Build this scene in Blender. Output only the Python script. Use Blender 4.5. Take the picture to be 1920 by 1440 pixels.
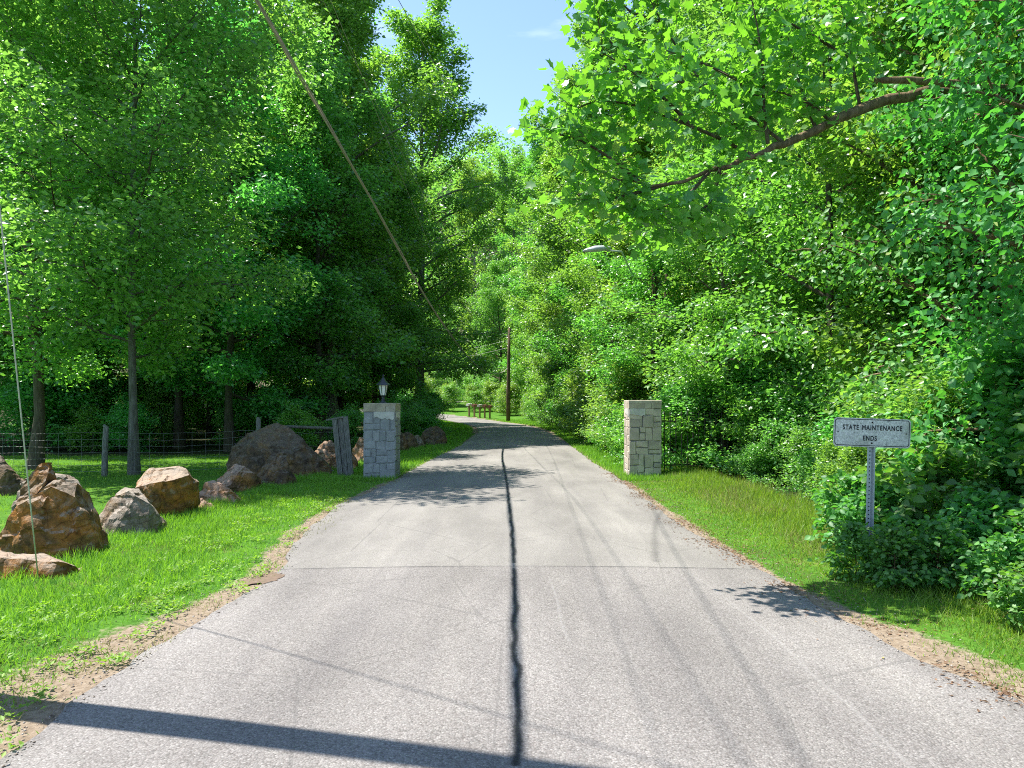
import bpy, bmesh, math, random
import numpy as np
from mathutils import Vector, Matrix, noise

# ------------------------------------------------------------------ camera, sky, sun, exposure
scene = bpy.context.scene
for o in list(bpy.data.objects):
    bpy.data.objects.remove(o)
COL = scene.collection

EYE = 1.75
cam_data = bpy.data.cameras.new("camera")
cam_data.sensor_width = 36.0
cam_data.lens = 1340.0 / 1920.0 * 36.0
cam_data.shift_y = 35.0 / 1920.0
cam_data.clip_start = 0.05
cam_data.clip_end = 3000.0
camera = bpy.data.objects.new("camera", cam_data)
camera.location = (0, 0, EYE)
camera.rotation_euler = (math.radians(90), 0, 0)
COL.objects.link(camera)
scene.camera = camera

SUN_AZ = math.atan2(-0.97, 0.26)          # measured from +Y towards +X
SUN_EL = math.radians(63.2)
sun_dir = Vector((math.sin(SUN_AZ) * math.cos(SUN_EL), math.cos(SUN_AZ) * math.cos(SUN_EL), math.sin(SUN_EL)))

world = bpy.data.worlds.new("World")
scene.world = world
world.use_nodes = True
wn = world.node_tree
wn.nodes.clear()
w_out = wn.nodes.new("ShaderNodeOutputWorld")
w_bg = wn.nodes.new("ShaderNodeBackground")
w_sky = wn.nodes.new("ShaderNodeTexSky")
w_sky.sky_type = 'NISHITA'
w_sky.sun_disc = False
w_sky.sun_elevation = SUN_EL
w_sky.sun_rotation = SUN_AZ % (2 * math.pi)
w_sky.altitude = 600
w_sky.air_density = 1.0
w_sky.dust_density = 0.4
w_sky.ozone_density = 1.5
# thin high cloud mixed over the clear sky
w_tc = wn.nodes.new("ShaderNodeTexCoord")
w_map = wn.nodes.new("ShaderNodeMapping")
w_map.inputs['Scale'].default_value = (1.2, 1.2, 5.5)
w_noise = wn.nodes.new("ShaderNodeTexNoise")
w_noise.inputs['Scale'].default_value = 2.3
w_noise.inputs['Detail'].default_value = 6
w_noise.inputs['Roughness'].default_value = 0.55
w_ramp = wn.nodes.new("ShaderNodeValToRGB")
w_ramp.color_ramp.elements[0].position = 0.56
w_ramp.color_ramp.elements[0].color = (0, 0, 0, 1)
w_ramp.color_ramp.elements[1].position = 0.80
w_ramp.color_ramp.elements[1].color = (0.45, 0.45, 0.45, 1)
w_mix = wn.nodes.new("ShaderNodeMixRGB")
w_mix.inputs['Color2'].default_value = (7.0, 7.4, 8.2, 1)
wn.links.new(w_tc.outputs['Generated'], w_map.inputs['Vector'])
wn.links.new(w_map.outputs['Vector'], w_noise.inputs['Vector'])
wn.links.new(w_noise.outputs['Fac'], w_ramp.inputs['Fac'])
wn.links.new(w_ramp.outputs['Color'], w_mix.inputs['Fac'])
wn.links.new(w_sky.outputs['Color'], w_mix.inputs['Color1'])
wn.links.new(w_mix.outputs['Color'], w_bg.inputs['Color'])
w_bg.inputs['Strength'].default_value = 0.12
wn.links.new(w_bg.outputs['Background'], w_out.inputs['Surface'])

sun_data = bpy.data.lights.new("sun", 'SUN')
sun_data.energy = 4.2
sun_data.angle = math.radians(0.42)
sun_data.color = (1.0, 0.955, 0.88)
sun = bpy.data.objects.new("sun", sun_data)
sun.rotation_euler = sun_dir.to_track_quat('Z', 'Y').to_euler()
sun.location = (-20, 10, 40)
COL.objects.link(sun)

scene.view_settings.view_transform = 'Standard'
scene.view_settings.look = 'None'
scene.view_settings.exposure = 1.47
scene.view_settings.gamma = 1.0
scene.view_settings.use_curve_mapping = False
scene.render.engine = 'CYCLES'
cy = scene.cycles
cy.max_bounces = 7
cy.diffuse_bounces = 4
cy.glossy_bounces = 2
cy.transmission_bounces = 4
cy.transparent_max_bounces = 8
cy.caustics_reflective = False
cy.caustics_refractive = False
cy.sample_clamp_indirect = 6.0
cy.pixel_filter_type = 'BLACKMAN_HARRIS'
cy.filter_width = 1.05
cy.use_denoising = False
cy.denoiser = 'OPENIMAGEDENOISE'
cy.denoising_input_passes = 'RGB_ALBEDO_NORMAL'
cy.denoising_prefilter = 'ACCURATE'

# ------------------------------------------------------------------ helpers
def px(u, v, D):
    """measured pixel of the photograph + distance -> metres (used for surveying the place)"""
    return Vector(((u - 960) / 1340.0 * D, D, EYE + (755 - v) / 1340.0 * D))


def tag(o, label=None, cat=None, group=None, kind=None):
    if label: o["label"] = label
    if cat: o["category"] = cat
    if group: o["group"] = group
    if kind: o["kind"] = kind
    return o


def empty(name, loc=(0, 0, 0), rz=0.0):
    o = bpy.data.objects.new(name, None)
    o.location = loc
    o.rotation_euler = (0, 0, rz)
    o.empty_display_size = 0.2
    COL.objects.link(o)
    return o


def obj(name, me, parent=None, mat=None, loc=None, rot=None):
    o = bpy.data.objects.new(name, me)
    if mat is not None and len(me.materials) == 0:
        me.materials.append(mat)
    if loc is not None: o.location = loc
    if rot is not None: o.rotation_euler = rot
    if parent is not None: o.parent = parent
    COL.objects.link(o)
    return o


def mesh_np(name, V, faces, smooth=False):
    """faces: list of integer arrays, each (m,k)"""
    me = bpy.data.meshes.new(name)
    V = np.asarray(V, dtype=np.float32)
    me.vertices.add(len(V))
    me.vertices.foreach_set("co", V.ravel())
    loops, starts, totals = [], [], []
    off = 0
    for F in faces:
        F = np.asarray(F, dtype=np.int32)
        if F.size == 0:
            continue
        m, k = F.shape
        loops.append(F.ravel())
        starts.append(off + np.arange(m, dtype=np.int32) * k)
        totals.append(np.full(m, k, dtype=np.int32))
        off += m * k
    loops = np.concatenate(loops); starts = np.concatenate(starts); totals = np.concatenate(totals)
    me.loops.add(len(loops))
    me.loops.foreach_set("vertex_index", loops)
    me.polygons.add(len(starts))
    me.polygons.foreach_set("loop_start", starts)
    me.polygons.foreach_set("loop_total", totals)
    if smooth:
        me.polygons.foreach_set("use_smooth", np.ones(len(starts), dtype=bool))
    me.update(calc_edges=True)
    return me


class MB:
    """collects simple solids into one mesh"""
    def __init__(self):
        self.v = []; self.f = []
    def add(self, verts, faces):
        n = len(self.v)
        self.v += [tuple(p) for p in verts]
        self.f += [tuple(i + n for i in f) for f in faces]
    def box(self, c, s, M=None):
        cx, cyy, cz = c; sx, sy, sz = s[0] / 2, s[1] / 2, s[2] / 2
        vs = [Vector((cx + a * sx, cyy + b * sy, cz + d * sz)) for d in (-1, 1) for b in (-1, 1) for a in (-1, 1)]
        if M is not None: vs = [M @ p for p in vs]
        self.add(vs, [(0, 2, 3, 1), (4, 5, 7, 6), (0, 1, 5, 4), (2, 6, 7, 3), (0, 4, 6, 2), (1, 3, 7, 5)])
    def tube(self, pts, rad, n=6, cap=True):
        pts = [Vector(p) for p in pts]
        if not hasattr(rad, '__len__'): rad = [rad] * len(pts)
        base = len(self.v)
        prev = None
        for i, p in enumerate(pts):
            d = (pts[min(i + 1, len(pts) - 1)] - pts[max(i - 1, 0)]).normalized()
            if prev is None:
                a = d.cross(Vector((0, 0, 1)))
                if a.length < 1e-3: a = d.cross(Vector((1, 0, 0)))
                a.normalize()
            else:
                a = (prev - d * prev.dot(d)).normalized()
            prev = a
            b = d.cross(a)
            for k in range(n):
                t = 2 * math.pi * k / n
                self.v.append(tuple(p + (a * math.cos(t) + b * math.sin(t)) * rad[i]))
        for i in range(len(pts) - 1):
            for k in range(n):
                q = base + i * n
                self.f.append((q + k, q + (k + 1) % n, q + n + (k + 1) % n, q + n + k))
        if cap:
            self.f.append(tuple(base + k for k in range(n - 1, -1, -1)))
            q = base + (len(pts) - 1) * n
            self.f.append(tuple(q + k for k in range(n)))
    def lathe(self, prof, n=12, c=(0, 0, 0), rot0=0.0):
        base = len(self.v)
        for r, z in prof:
            for k in range(n):
                t = rot0 + 2 * math.pi * k / n
                self.v.append((c[0] + r * math.cos(t), c[1] + r * math.sin(t), c[2] + z))
        for i in range(len(prof) - 1):
            for k in range(n):
                q = base + i * n
                self.f.append((q + k, q + (k + 1) % n, q + n + (k + 1) % n, q + n + k))
        self.f.append(tuple(base + k for k in range(n - 1, -1, -1)))
        q = base + (len(prof) - 1) * n
        self.f.append(tuple(q + k for k in range(n)))
    def mesh(self, name, smooth=False):
        me = bpy.data.meshes.new(name)
        me.from_pydata(self.v, [], self.f)
        if smooth:
            me.polygons.foreach_set("use_smooth", np.ones(len(me.polygons), dtype=bool))
        me.update()
        return me
    def build(self, name, mat, parent=None, smooth=False, loc=None, rot=None):
        return obj(name, self.mesh(name, smooth), parent, mat, loc, rot)


def smooth01(a, b, x):
    t = np.clip((np.asarray(x, dtype=float) - a) / (b - a), 0, 1)
    return t * t * (3 - 2 * t)

# ------------------------------------------------------------------ node helpers / materials
def new_mat(name):
    m = bpy.data.materials.new(name)
    m.use_nodes = True
    nt = m.node_tree
    nt.nodes.clear()
    out = nt.nodes.new("ShaderNodeOutputMaterial")
    return m, nt, out


def N(nt, kind, **kw):
    n = nt.nodes.new("ShaderNode" + kind)
    for k, v in kw.items():
        if k in n.inputs.keys() if hasattr(n.inputs, 'keys') else False:
            n.inputs[k].default_value = v
        else:
            setattr(n, k, v)
    return n


def L(nt, a, b):
    nt.links.new(a, b)


def ramp(nt, fac, stops, interp='LINEAR'):
    r = nt.nodes.new("ShaderNodeValToRGB")
    r.color_ramp.interpolation = interp
    els = r.color_ramp.elements
    while len(els) < len(stops): els.new(0.5)
    for e, (p, c) in zip(els, stops):
        e.position = p
        e.color = (*c, 1) if len(c) == 3 else c
    if fac is not None: L(nt, fac, r.inputs['Fac'])
    return r.outputs['Color']


def tex_noise(nt, vec, scale, detail=4, rough=0.55, dist=0.0):
    n = nt.nodes.new("ShaderNodeTexNoise")
    n.inputs['Scale'].default_value = scale
    n.inputs['Detail'].default_value = detail
    n.inputs['Roughness'].default_value = rough
    n.inputs['Distortion'].default_value = dist
    if vec is not None: L(nt, vec, n.inputs['Vector'])
    return n.outputs['Fac']


def voronoi(nt, vec, scale, feature='F1', out='Distance'):
    n = nt.nodes.new("ShaderNodeTexVoronoi")
    n.feature = feature
    n.inputs['Scale'].default_value = scale
    if vec is not None: L(nt, vec, n.inputs['Vector'])
    return n.outputs[out]


def mixc(nt, fac, a, b, mode='MIX'):
    m = nt.nodes.new("ShaderNodeMixRGB")
    m.blend_type = mode
    for key, val in (('Fac', fac), ('Color1', a), ('Color2', b)):
        if isinstance(val, (int, float)): m.inputs[key].default_value = val
        elif isinstance(val, tuple): m.inputs[key].default_value = (*val, 1)
        else: L(nt, val, m.inputs[key])
    return m.outputs['Color']


def mth(nt, op, a, b=None, clamp=False):
    m = nt.nodes.new("ShaderNodeMath")
    m.operation = op
    m.use_clamp = clamp
    for i, val in enumerate((a, b)):
        if val is None: continue
        if isinstance(val, (int, float)): m.inputs[i].default_value = val
        else: L(nt, val, m.inputs[i])
    return m.outputs[0]


def coords(nt, kind='Object', scale=None):
    t = nt.nodes.new("ShaderNodeTexCoord")
    o = t.outputs[kind]
    if scale:
        mp = nt.nodes.new("ShaderNodeMapping")
        mp.inputs['Scale'].default_value = scale
        L(nt, o, mp.inputs['Vector'])
        o = mp.outputs['Vector']
    return o


def bump(nt, h, strength, dist):
    b = nt.nodes.new("ShaderNodeBump")
    b.inputs['Strength'].default_value = strength
    b.inputs['Distance'].default_value = dist
    L(nt, h, b.inputs['Height'])
    return b.outputs['Normal']


def principled(nt, out, color, rough=0.8, spec=0.3, normal=None, metal=0.0):
    p = nt.nodes.new("ShaderNodeBsdfPrincipled")
    if isinstance(color, tuple): p.inputs['Base Color'].default_value = (*color, 1)
    else: L(nt, color, p.inputs['Base Color'])
    if isinstance(rough, (int, float)): p.inputs['Roughness'].default_value = rough
    else: L(nt, rough, p.inputs['Roughness'])
    p.inputs['Specular IOR Level'].default_value = spec
    p.inputs['Metallic'].default_value = metal
    if normal is not None: L(nt, normal, p.inputs['Normal'])
    if out is not None: L(nt, p.outputs[0], out.inputs['Surface'])
    return p


def leaf_mat(name, dark, light, trans, tfac=0.45, rough=0.34, spec=0.75, hue_var=0.042, val_var=0.42):
    m, nt, out = new_mat(name)
    geo = nt.nodes.new("ShaderNodeNewGeometry")
    oi = nt.nodes.new("ShaderNodeObjectInfo")
    rnd = geo.outputs['Random Per Island']
    col = ramp(nt, rnd, [(0.0, dark), (0.55, tuple((a + b) / 2 for a, b in zip(dark, light))), (0.95, light), (0.985, tuple(min(1, c * 1.2) for c in light)), (1.0, (0.30, 0.33, 0.09))])
    hsv = nt.nodes.new("ShaderNodeHueSaturation")
    L(nt, col, hsv.inputs['Color'])
    hmap = mth(nt, 'ADD', mth(nt, 'MULTIPLY', oi.outputs['Random'], hue_var), 0.5 - hue_var / 2)
    L(nt, hmap, hsv.inputs['Hue'])
    hsv.inputs['Saturation'].default_value = 0.93
    L(nt, mth(nt, 'ADD', mth(nt, 'MULTIPLY', oi.outputs['Random'], val_var), 1.0 - val_var / 2), hsv.inputs['Value'])
    p = principled(nt, None, hsv.outputs['Color'], rough, spec)
    tr = nt.nodes.new("ShaderNodeBsdfTranslucent")
    tcol = mixc(nt, rnd, tuple(c * 0.8 for c in trans), tuple(min(1, c * 1.15) for c in trans))
    h2 = nt.nodes.new("ShaderNodeHueSaturation")
    L(nt, tcol, h2.inputs['Color'])
    L(nt, hmap, h2.inputs['Hue'])
    L(nt, h2.outputs['Color'], tr.inputs['Color'])
    mx = nt.nodes.new("ShaderNodeMixShader")
    mx.inputs[0].default_value = tfac
    L(nt, p.outputs[0], mx.inputs[1]); L(nt, tr.outputs[0], mx.inputs[2])
    L(nt, mx.outputs[0], out.inputs['Surface'])
    return m


MAT = {}
MAT['leaf_deep'] = leaf_mat("leaf_deep", (0.030, 0.140, 0.032), (0.165, 0.40, 0.095), (0.24, 0.66, 0.075), 0.48)
MAT['leaf_mid'] = leaf_mat("leaf_mid", (0.034, 0.140, 0.024), (0.19, 0.39, 0.075), (0.29, 0.64, 0.055), 0.47)
MAT['leaf_bright'] = leaf_mat("leaf_bright", (0.045, 0.150, 0.024), (0.20, 0.37, 0.080), (0.33, 0.62, 0.060), 0.47)
MAT['leaf_gloss'] = leaf_mat("leaf_gloss", (0.030, 0.140, 0.026), (0.15, 0.36, 0.085), (0.20, 0.56, 0.045), 0.42, 0.47, 0.45)
MAT['leaf_maple'] = leaf_mat("leaf_maple", (0.034, 0.14, 0.022), (0.16, 0.34, 0.065), (0.30, 0.62, 0.030), 0.46, 0.38, 0.7)
MAT['grass'] = leaf_mat("grass_blade", (0.085, 0.21, 0.014), (0.22, 0.40, 0.035), (0.30, 0.58, 0.025), 0.42, 0.5, 0.3)
MAT['grass_dry'] = leaf_mat("grass_dry", (0.16, 0.19, 0.04), (0.36, 0.32, 0.13), (0.34, 0.36, 0.10), 0.35, 0.6, 0.2)


def m_bark(name, a, b, scale=1.0):
    m, nt, out = new_mat(name)
    v = coords(nt, 'Object', (9 * scale, 9 * scale, 1.6 * scale))
    n1 = tex_noise(nt, v, 2.2, 6, 0.65, 0.4)
    n2 = tex_noise(nt, coords(nt, 'Object'), 1.3, 3)
    c = ramp(nt, n1, [(0.3, tuple(x * 0.45 for x in a)), (0.5, a), (0.72, b)])
    c = mixc(nt, mth(nt, 'MULTIPLY', n2, 0.35), c, (0.10, 0.12, 0.07))
    principled(nt, out, c, 0.9, 0.15, bump(nt, n1, 0.8, 0.03))
    return m


MAT['bark'] = m_bark("bark_brown", (0.085, 0.062, 0.045), (0.17, 0.135, 0.10))
MAT['bark_grey'] = m_bark("bark_grey", (0.17, 0.16, 0.14), (0.32, 0.30, 0.27))
MAT['bark_ash'] = m_bark("bark_ash", (0.115, 0.108, 0.095), (0.21, 0.20, 0.18))
MAT['bark_dark'] = m_bark("bark_dark", (0.045, 0.034, 0.026), (0.095, 0.075, 0.058))
MAT['bark_tan'] = m_bark("bark_tan", (0.16, 0.105, 0.06), (0.30, 0.21, 0.13))


def m_road(name, base, dark, chip, chipscale, tint):
    m, nt, out = new_mat(name)
    v = coords(nt, 'Object')
    vcol = voronoi(nt, v, chipscale, 'F1', 'Color')
    vd = voronoi(nt, v, chipscale, 'F1', 'Distance')
    sep = nt.nodes.new("ShaderNodeSeparateColor"); L(nt, vcol, sep.inputs[0])
    stone = ramp(nt, sep.outputs[0], [(0.0, dark), (0.35, base), (0.72, base), (1.0, chip)])
    stone = mixc(nt, mth(nt, 'MULTIPLY', sep.outputs[1], 0.35), stone, tint)
    big = tex_noise(nt, coords(nt, 'Object', (1.0, 0.35, 1.0)), 0.9, 5, 0.6)
    stone = mixc(nt, 1.0, stone, ramp(nt, big, [(0.3, (0.70, 0.69, 0.68)), (0.7, (1.14, 1.13, 1.11))]), 'MULTIPLY')
    # tyre-polished tracks and faint stains
    st = tex_noise(nt, coords(nt, 'Object', (2.2, 0.12, 1.0)), 1.0, 4, 0.6)
    stone = mixc(nt, 1.0, stone, ramp(nt, st, [(0.35, (0.90, 0.90, 0.91)), (0.65, (1.05, 1.05, 1.04))]), 'MULTIPLY')
    gap = ramp(nt, vd, [(0.35, (1, 1, 1)), (0.75, (0.72, 0.71, 0.70))])
    stone = mixc(nt, 1.0, stone, gap, 'MULTIPLY')
    crk = voronoi(nt, coords(nt, 'Object', (1.0, 1.0, 1.0)), 0.55, 'DISTANCE_TO_EDGE')
    nz = tex_noise(nt, v, 3.0, 5, 0.6)
    ck = mth(nt, 'LESS_THAN', mth(nt, 'ADD', crk, mth(nt, 'MULTIPLY', nz, 0.02)), 0.0135)
    stone = mixc(nt, mth(nt, 'MULTIPLY', ck, 0.35), stone, (0.10, 0.095, 0.09))
    h = mth(nt, 'SUBTRACT', 1.0, vd)
    principled(nt, out, stone, 0.88, 0.25, bump(nt, h, 0.45, 0.008))
    return m


MAT['chipseal'] = m_road("chipseal", (0.225, 0.216, 0.207), (0.140, 0.134, 0.127), (0.325, 0.312, 0.298), 92, (0.235, 0.20, 0.19))
MAT['asphalt'] = m_road("worn_asphalt", (0.250, 0.240, 0.226), (0.175, 0.167, 0.157), (0.33, 0.317, 0.298), 120, (0.25, 0.226, 0.206))


def m_strip(name, col, alpha, edge=0.28, nscale=9.0, rough=0.75):
    m, nt, out = new_mat(name)
    uv = coords(nt, 'UV')
    sp = nt.nodes.new("ShaderNodeSeparateXYZ"); L(nt, uv, sp.inputs[0])
    d = mth(nt, 'ABSOLUTE', mth(nt, 'SUBTRACT', sp.outputs[0], 0.5))
    n = tex_noise(nt, coords(nt, 'Object'), nscale, 5, 0.7)
    n2 = tex_noise(nt, coords(nt, 'Object'), 70.0, 2, 0.6)
    e = mth(nt, 'ADD', d, mth(nt, 'MULTIPLY', mth(nt, 'SUBTRACT', n, 0.5), 0.55))
    e = mth(nt, 'ADD', e, mth(nt, 'MULTIPLY', mth(nt, 'SUBTRACT', n2, 0.5), 0.35))
    a = ramp(nt, e, [(max(0, 0.30 - edge), (1, 1, 1)), (0.42, (0, 0, 0))])
    a = mth(nt, 'MULTIPLY', a, alpha)
    p = principled(nt, None, col, rough, 0.3)
    t = nt.nodes.new("ShaderNodeBsdfTransparent")
    mx = nt.nodes.new("ShaderNodeMixShader")
    L(nt, a, mx.inputs[0]); L(nt, t.outputs[0], mx.inputs[1]); L(nt, p.outputs[0], mx.inputs[2])
    L(nt, mx.outputs[0], out.inputs['Surface'])
    return m


MAT['tar'] = m_strip("tar_seal", (0.024, 0.024, 0.025), 0.82, 0.30)  # dark strip colour standing in for the overhead cable's shadow
MAT['tyre'] = m_strip("tyre_rubber", (0.07, 0.07, 0.07), 0.20, 0.28)
MAT['tyre_faint'] = m_strip("tyre_rubber_faint", (0.10, 0.10, 0.10), 0.15, 0.28)
MAT['chalk'] = m_strip("pale_scuff", (0.42, 0.40, 0.38), 0.24, 0.28)


def m_rock(name, c_dark, c_mid, c_warm, c_top, top=0.7, seed=0.0):
    m, nt, out = new_mat(name)
    v = coords(nt, 'Object')
    mp = nt.nodes.new("ShaderNodeMapping"); mp.inputs['Location'].default_value = (seed, seed * 1.7, 0)
    L(nt, v, mp.inputs['Vector']); v = mp.outputs['Vector']
    n1 = tex_noise(nt, v, 2.4, 7, 0.62, 0.6)
    n2 = tex_noise(nt, v, 7.5, 6, 0.68, 0.3)
    n3 = tex_noise(nt, v, 34.0, 4, 0.7)
    c = ramp(nt, n1, [(0.28, c_dark), (0.46, c_mid), (0.62, c_warm), (0.8, c_mid)])
    c = mixc(nt, 1.0, c, ramp(nt, n2, [(0.3, (0.55, 0.52, 0.5)), (0.55, (1, 1, 1)), (0.8, (1.35, 1.32, 1.25))]), 'MULTIPLY')
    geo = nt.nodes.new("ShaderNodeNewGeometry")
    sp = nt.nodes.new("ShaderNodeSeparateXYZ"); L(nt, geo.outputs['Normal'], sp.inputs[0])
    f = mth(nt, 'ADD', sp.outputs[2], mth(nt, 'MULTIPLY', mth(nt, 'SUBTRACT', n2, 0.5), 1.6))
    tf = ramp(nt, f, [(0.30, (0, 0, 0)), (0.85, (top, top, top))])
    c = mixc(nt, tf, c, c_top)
    c = mixc(nt, 1.0, c, ramp(nt, n3, [(0.3, (0.80, 0.80, 0.80)), (0.7, (1.14, 1.14, 1.14))]), 'MULTIPLY')
    cr = voronoi(nt, v, 5.5, 'DISTANCE_TO_EDGE')
    crm = ramp(nt, mth(nt, 'ADD', cr, mth(nt, 'MULTIPLY', n2, 0.10)), [(0.045, (0.35, 0.33, 0.3)), (0.085, (1, 1, 1))])
    c = mixc(nt, 0.8, c, crm, 'MULTIPLY')
    lich = ramp(nt, tex_noise(nt, v, 11.0, 3, 0.5), [(0.62, (0, 0, 0)), (0.70, (0.55, 0.55, 0.55))])
    c = mixc(nt, mth(nt, 'MULTIPLY', lich, 0.6), c, (0.30, 0.29, 0.24))
    h = mth(nt, 'ADD', n2, mth(nt, 'MULTIPLY', n3, 0.6))
    principled(nt, out, c, 0.9, 0.25, bump(nt, h, 0.75, 0.03))
    return m


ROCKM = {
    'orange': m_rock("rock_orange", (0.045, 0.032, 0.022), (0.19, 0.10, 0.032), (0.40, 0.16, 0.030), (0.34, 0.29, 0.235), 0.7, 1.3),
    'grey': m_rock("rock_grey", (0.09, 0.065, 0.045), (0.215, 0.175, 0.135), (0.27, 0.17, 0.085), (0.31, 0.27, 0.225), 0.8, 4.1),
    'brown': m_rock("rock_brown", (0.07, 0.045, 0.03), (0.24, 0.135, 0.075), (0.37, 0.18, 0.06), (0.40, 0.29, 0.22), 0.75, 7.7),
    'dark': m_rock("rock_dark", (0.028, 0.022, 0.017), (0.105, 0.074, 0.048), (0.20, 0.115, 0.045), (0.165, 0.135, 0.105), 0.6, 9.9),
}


def m_simple(name, col, rough=0.6, spec=0.4, metal=0.0, var=0.25, nscale=8.0, b=0.0):
    m, nt, out = new_mat(name)
    n = tex_noise(nt, coords(nt, 'Object'), nscale, 5, 0.6)
    c = mixc(nt, n, tuple(x * (1 - var) for x in col), tuple(min(1, x * (1 + var)) for x in col))
    nm = bump(nt, n, b, 0.01) if b else None
    principled(nt, out, c, rough, spec, nm, metal)
    return m


MAT['black_metal'] = m_simple("black_metal", (0.025, 0.03, 0.038), 0.45, 0.5)
MAT['rust_iron'] = m_simple("dark_iron", (0.035, 0.032, 0.03), 0.6, 0.4)
MAT['galv'] = m_simple("galvanised_steel", (0.42, 0.46, 0.50), 0.5, 0.5, 0.55, 0.15, 14)
MAT['wire'] = m_simple("fence_wire", (0.20, 0.20, 0.19), 0.6, 0.4, 0.2, 0.15, 14)
MAT['cable'] = m_simple("cable_sheath", (0.34, 0.31, 0.27), 0.6, 0.4)
MAT['guy'] = m_simple("guy_strand", (0.50, 0.49, 0.45), 0.5, 0.5, 0.2)
MAT['pole_wood'] = m_bark("pole_wood", (0.11, 0.07, 0.048), (0.19, 0.125, 0.085), 1.5)
MAT['grey_wood'] = m_bark("weathered_wood", (0.17, 0.165, 0.155), (0.34, 0.33, 0.31), 2.0)
MAT['lamp_glass'] = m_simple("opal_glass", (0.80, 0.80, 0.76), 0.25, 0.5, 0, 0.04)
MAT['lamp_grey'] = m_simple("lamp_head_grey", (0.45, 0.47, 0.48), 0.45, 0.5, 0.2, 0.1)
MAT['box_red'] = m_simple("mailbox_red", (0.23, 0.10, 0.075), 0.6, 0.4)
MAT['box_grey'] = m_simple("mailbox_grey", (0.42, 0.41, 0.40), 0.5, 0.4)
MAT['box_white'] = m_simple("mailbox_white", (0.62, 0.60, 0.58), 0.5, 0.4)
MAT['box_wood'] = m_simple("mailbox_post_wood", (0.24, 0.16, 0.10), 0.8, 0.2)
MAT['sign_ink'] = m_simple("sign_ink", (0.030, 0.034, 0.040), 0.7, 0.3, 0, 0.5, 60)
MAT['hole'] = m_simple("bolt_black", (0.012, 0.012, 0.014), 0.8, 0.2)
MAT['mud'] = m_simple("damp_mud", (0.14, 0.098, 0.068), 0.8, 0.3, 0, 0.5, 24, 0.6)
MAT['litter'] = leaf_mat("leaf_litter", (0.12, 0.070, 0.038), (0.30, 0.19, 0.11), (0.30, 0.16, 0.06), 0.2, 0.8, 0.15)


def m_stone(name, a, b, stain):
    m, nt, out = new_mat(name)
    oi = nt.nodes.new("ShaderNodeObjectInfo")
    v = coords(nt, 'Object')
    n1 = tex_noise(nt, v, 6.0, 6, 0.65)
    n2 = tex_noise(nt, v, 45.0, 4, 0.7)
    c = mixc(nt, oi.outputs['Random'], a, b)
    c = mixc(nt, 1.0, c, ramp(nt, n1, [(0.3, (0.72, 0.72, 0.72)), (0.7, (1.18, 1.17, 1.15))]), 'MULTIPLY')
    c = mixc(nt, ramp(nt, tex_noise(nt, v, 3.1, 5, 0.6), [(0.55, (0, 0, 0)), (0.75, (0.6, 0.6, 0.6))]), c, stain)
    c = mixc(nt, 1.0, c, ramp(nt, n2, [(0.3, (0.85, 0.85, 0.85)), (0.7, (1.1, 1.1, 1.1))]), 'MULTIPLY')
    principled(nt, out, c, 0.92, 0.2, bump(nt, mth(nt, 'ADD', n1, mth(nt, 'MULTIPLY', n2, 0.4)), 0.6, 0.015))
    return m


MAT['stone_blue'] = m_stone("pillar_stone_bluegrey", (0.27, 0.28, 0.285), (0.34, 0.345, 0.345), (0.15, 0.15, 0.14))
MAT['stone_tan'] = m_stone("pillar_stone_tan", (0.38, 0.33, 0.27), (0.54, 0.47, 0.38), (0.28, 0.22, 0.15))
MAT['mortar'] = m_stone("mortar", (0.16, 0.155, 0.145), (0.18, 0.17, 0.16), (0.10, 0.095, 0.09))
MAT['mortar_grey'] = m_stone("mortar_grey", (0.23, 0.24, 0.245), (0.25, 0.255, 0.26), (0.14, 0.14, 0.135))
MAT['cap_left'] = m_stone("cap_concrete", (0.40, 0.34, 0.25), (0.46, 0.41, 0.33), (0.27, 0.21, 0.14))
MAT['patch'] = m_stone("cement_patch", (0.52, 0.50, 0.46), (0.56, 0.54, 0.49), (0.36, 0.33, 0.28))


def m_sign():
    m, nt, out = new_mat("sign_face")
    v = coords(nt, 'Object')
    sp = voronoi(nt, v, 95, 'F1', 'Color')
    s = nt.nodes.new("ShaderNodeSeparateColor"); L(nt, sp, s.inputs[0])
    n = tex_noise(nt, v, 9, 5, 0.6)
    k = mth(nt, 'ADD', mth(nt, 'MULTIPLY', s.outputs[0], 0.55), mth(nt, 'MULTIPLY', n, 0.75))
    c = ramp(nt, k, [(0.24, (0.14, 0.14, 0.12)), (0.42, (0.42, 0.42, 0.40)), (0.72, (0.56, 0.56, 0.53)), (0.95, (0.74, 0.73, 0.70))])
    n2 = tex_noise(nt, v, 4.2, 3, 0.5)
    c = mixc(nt, ramp(nt, n2, [(0.52, (0, 0, 0)), (0.72, (0.75, 0.75, 0.75))]), c, (0.27, 0.28, 0.22))
    principled(nt, out, c, 0.6, 0.4)
    return m


MAT['sign_face'] = m_sign()


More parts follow.
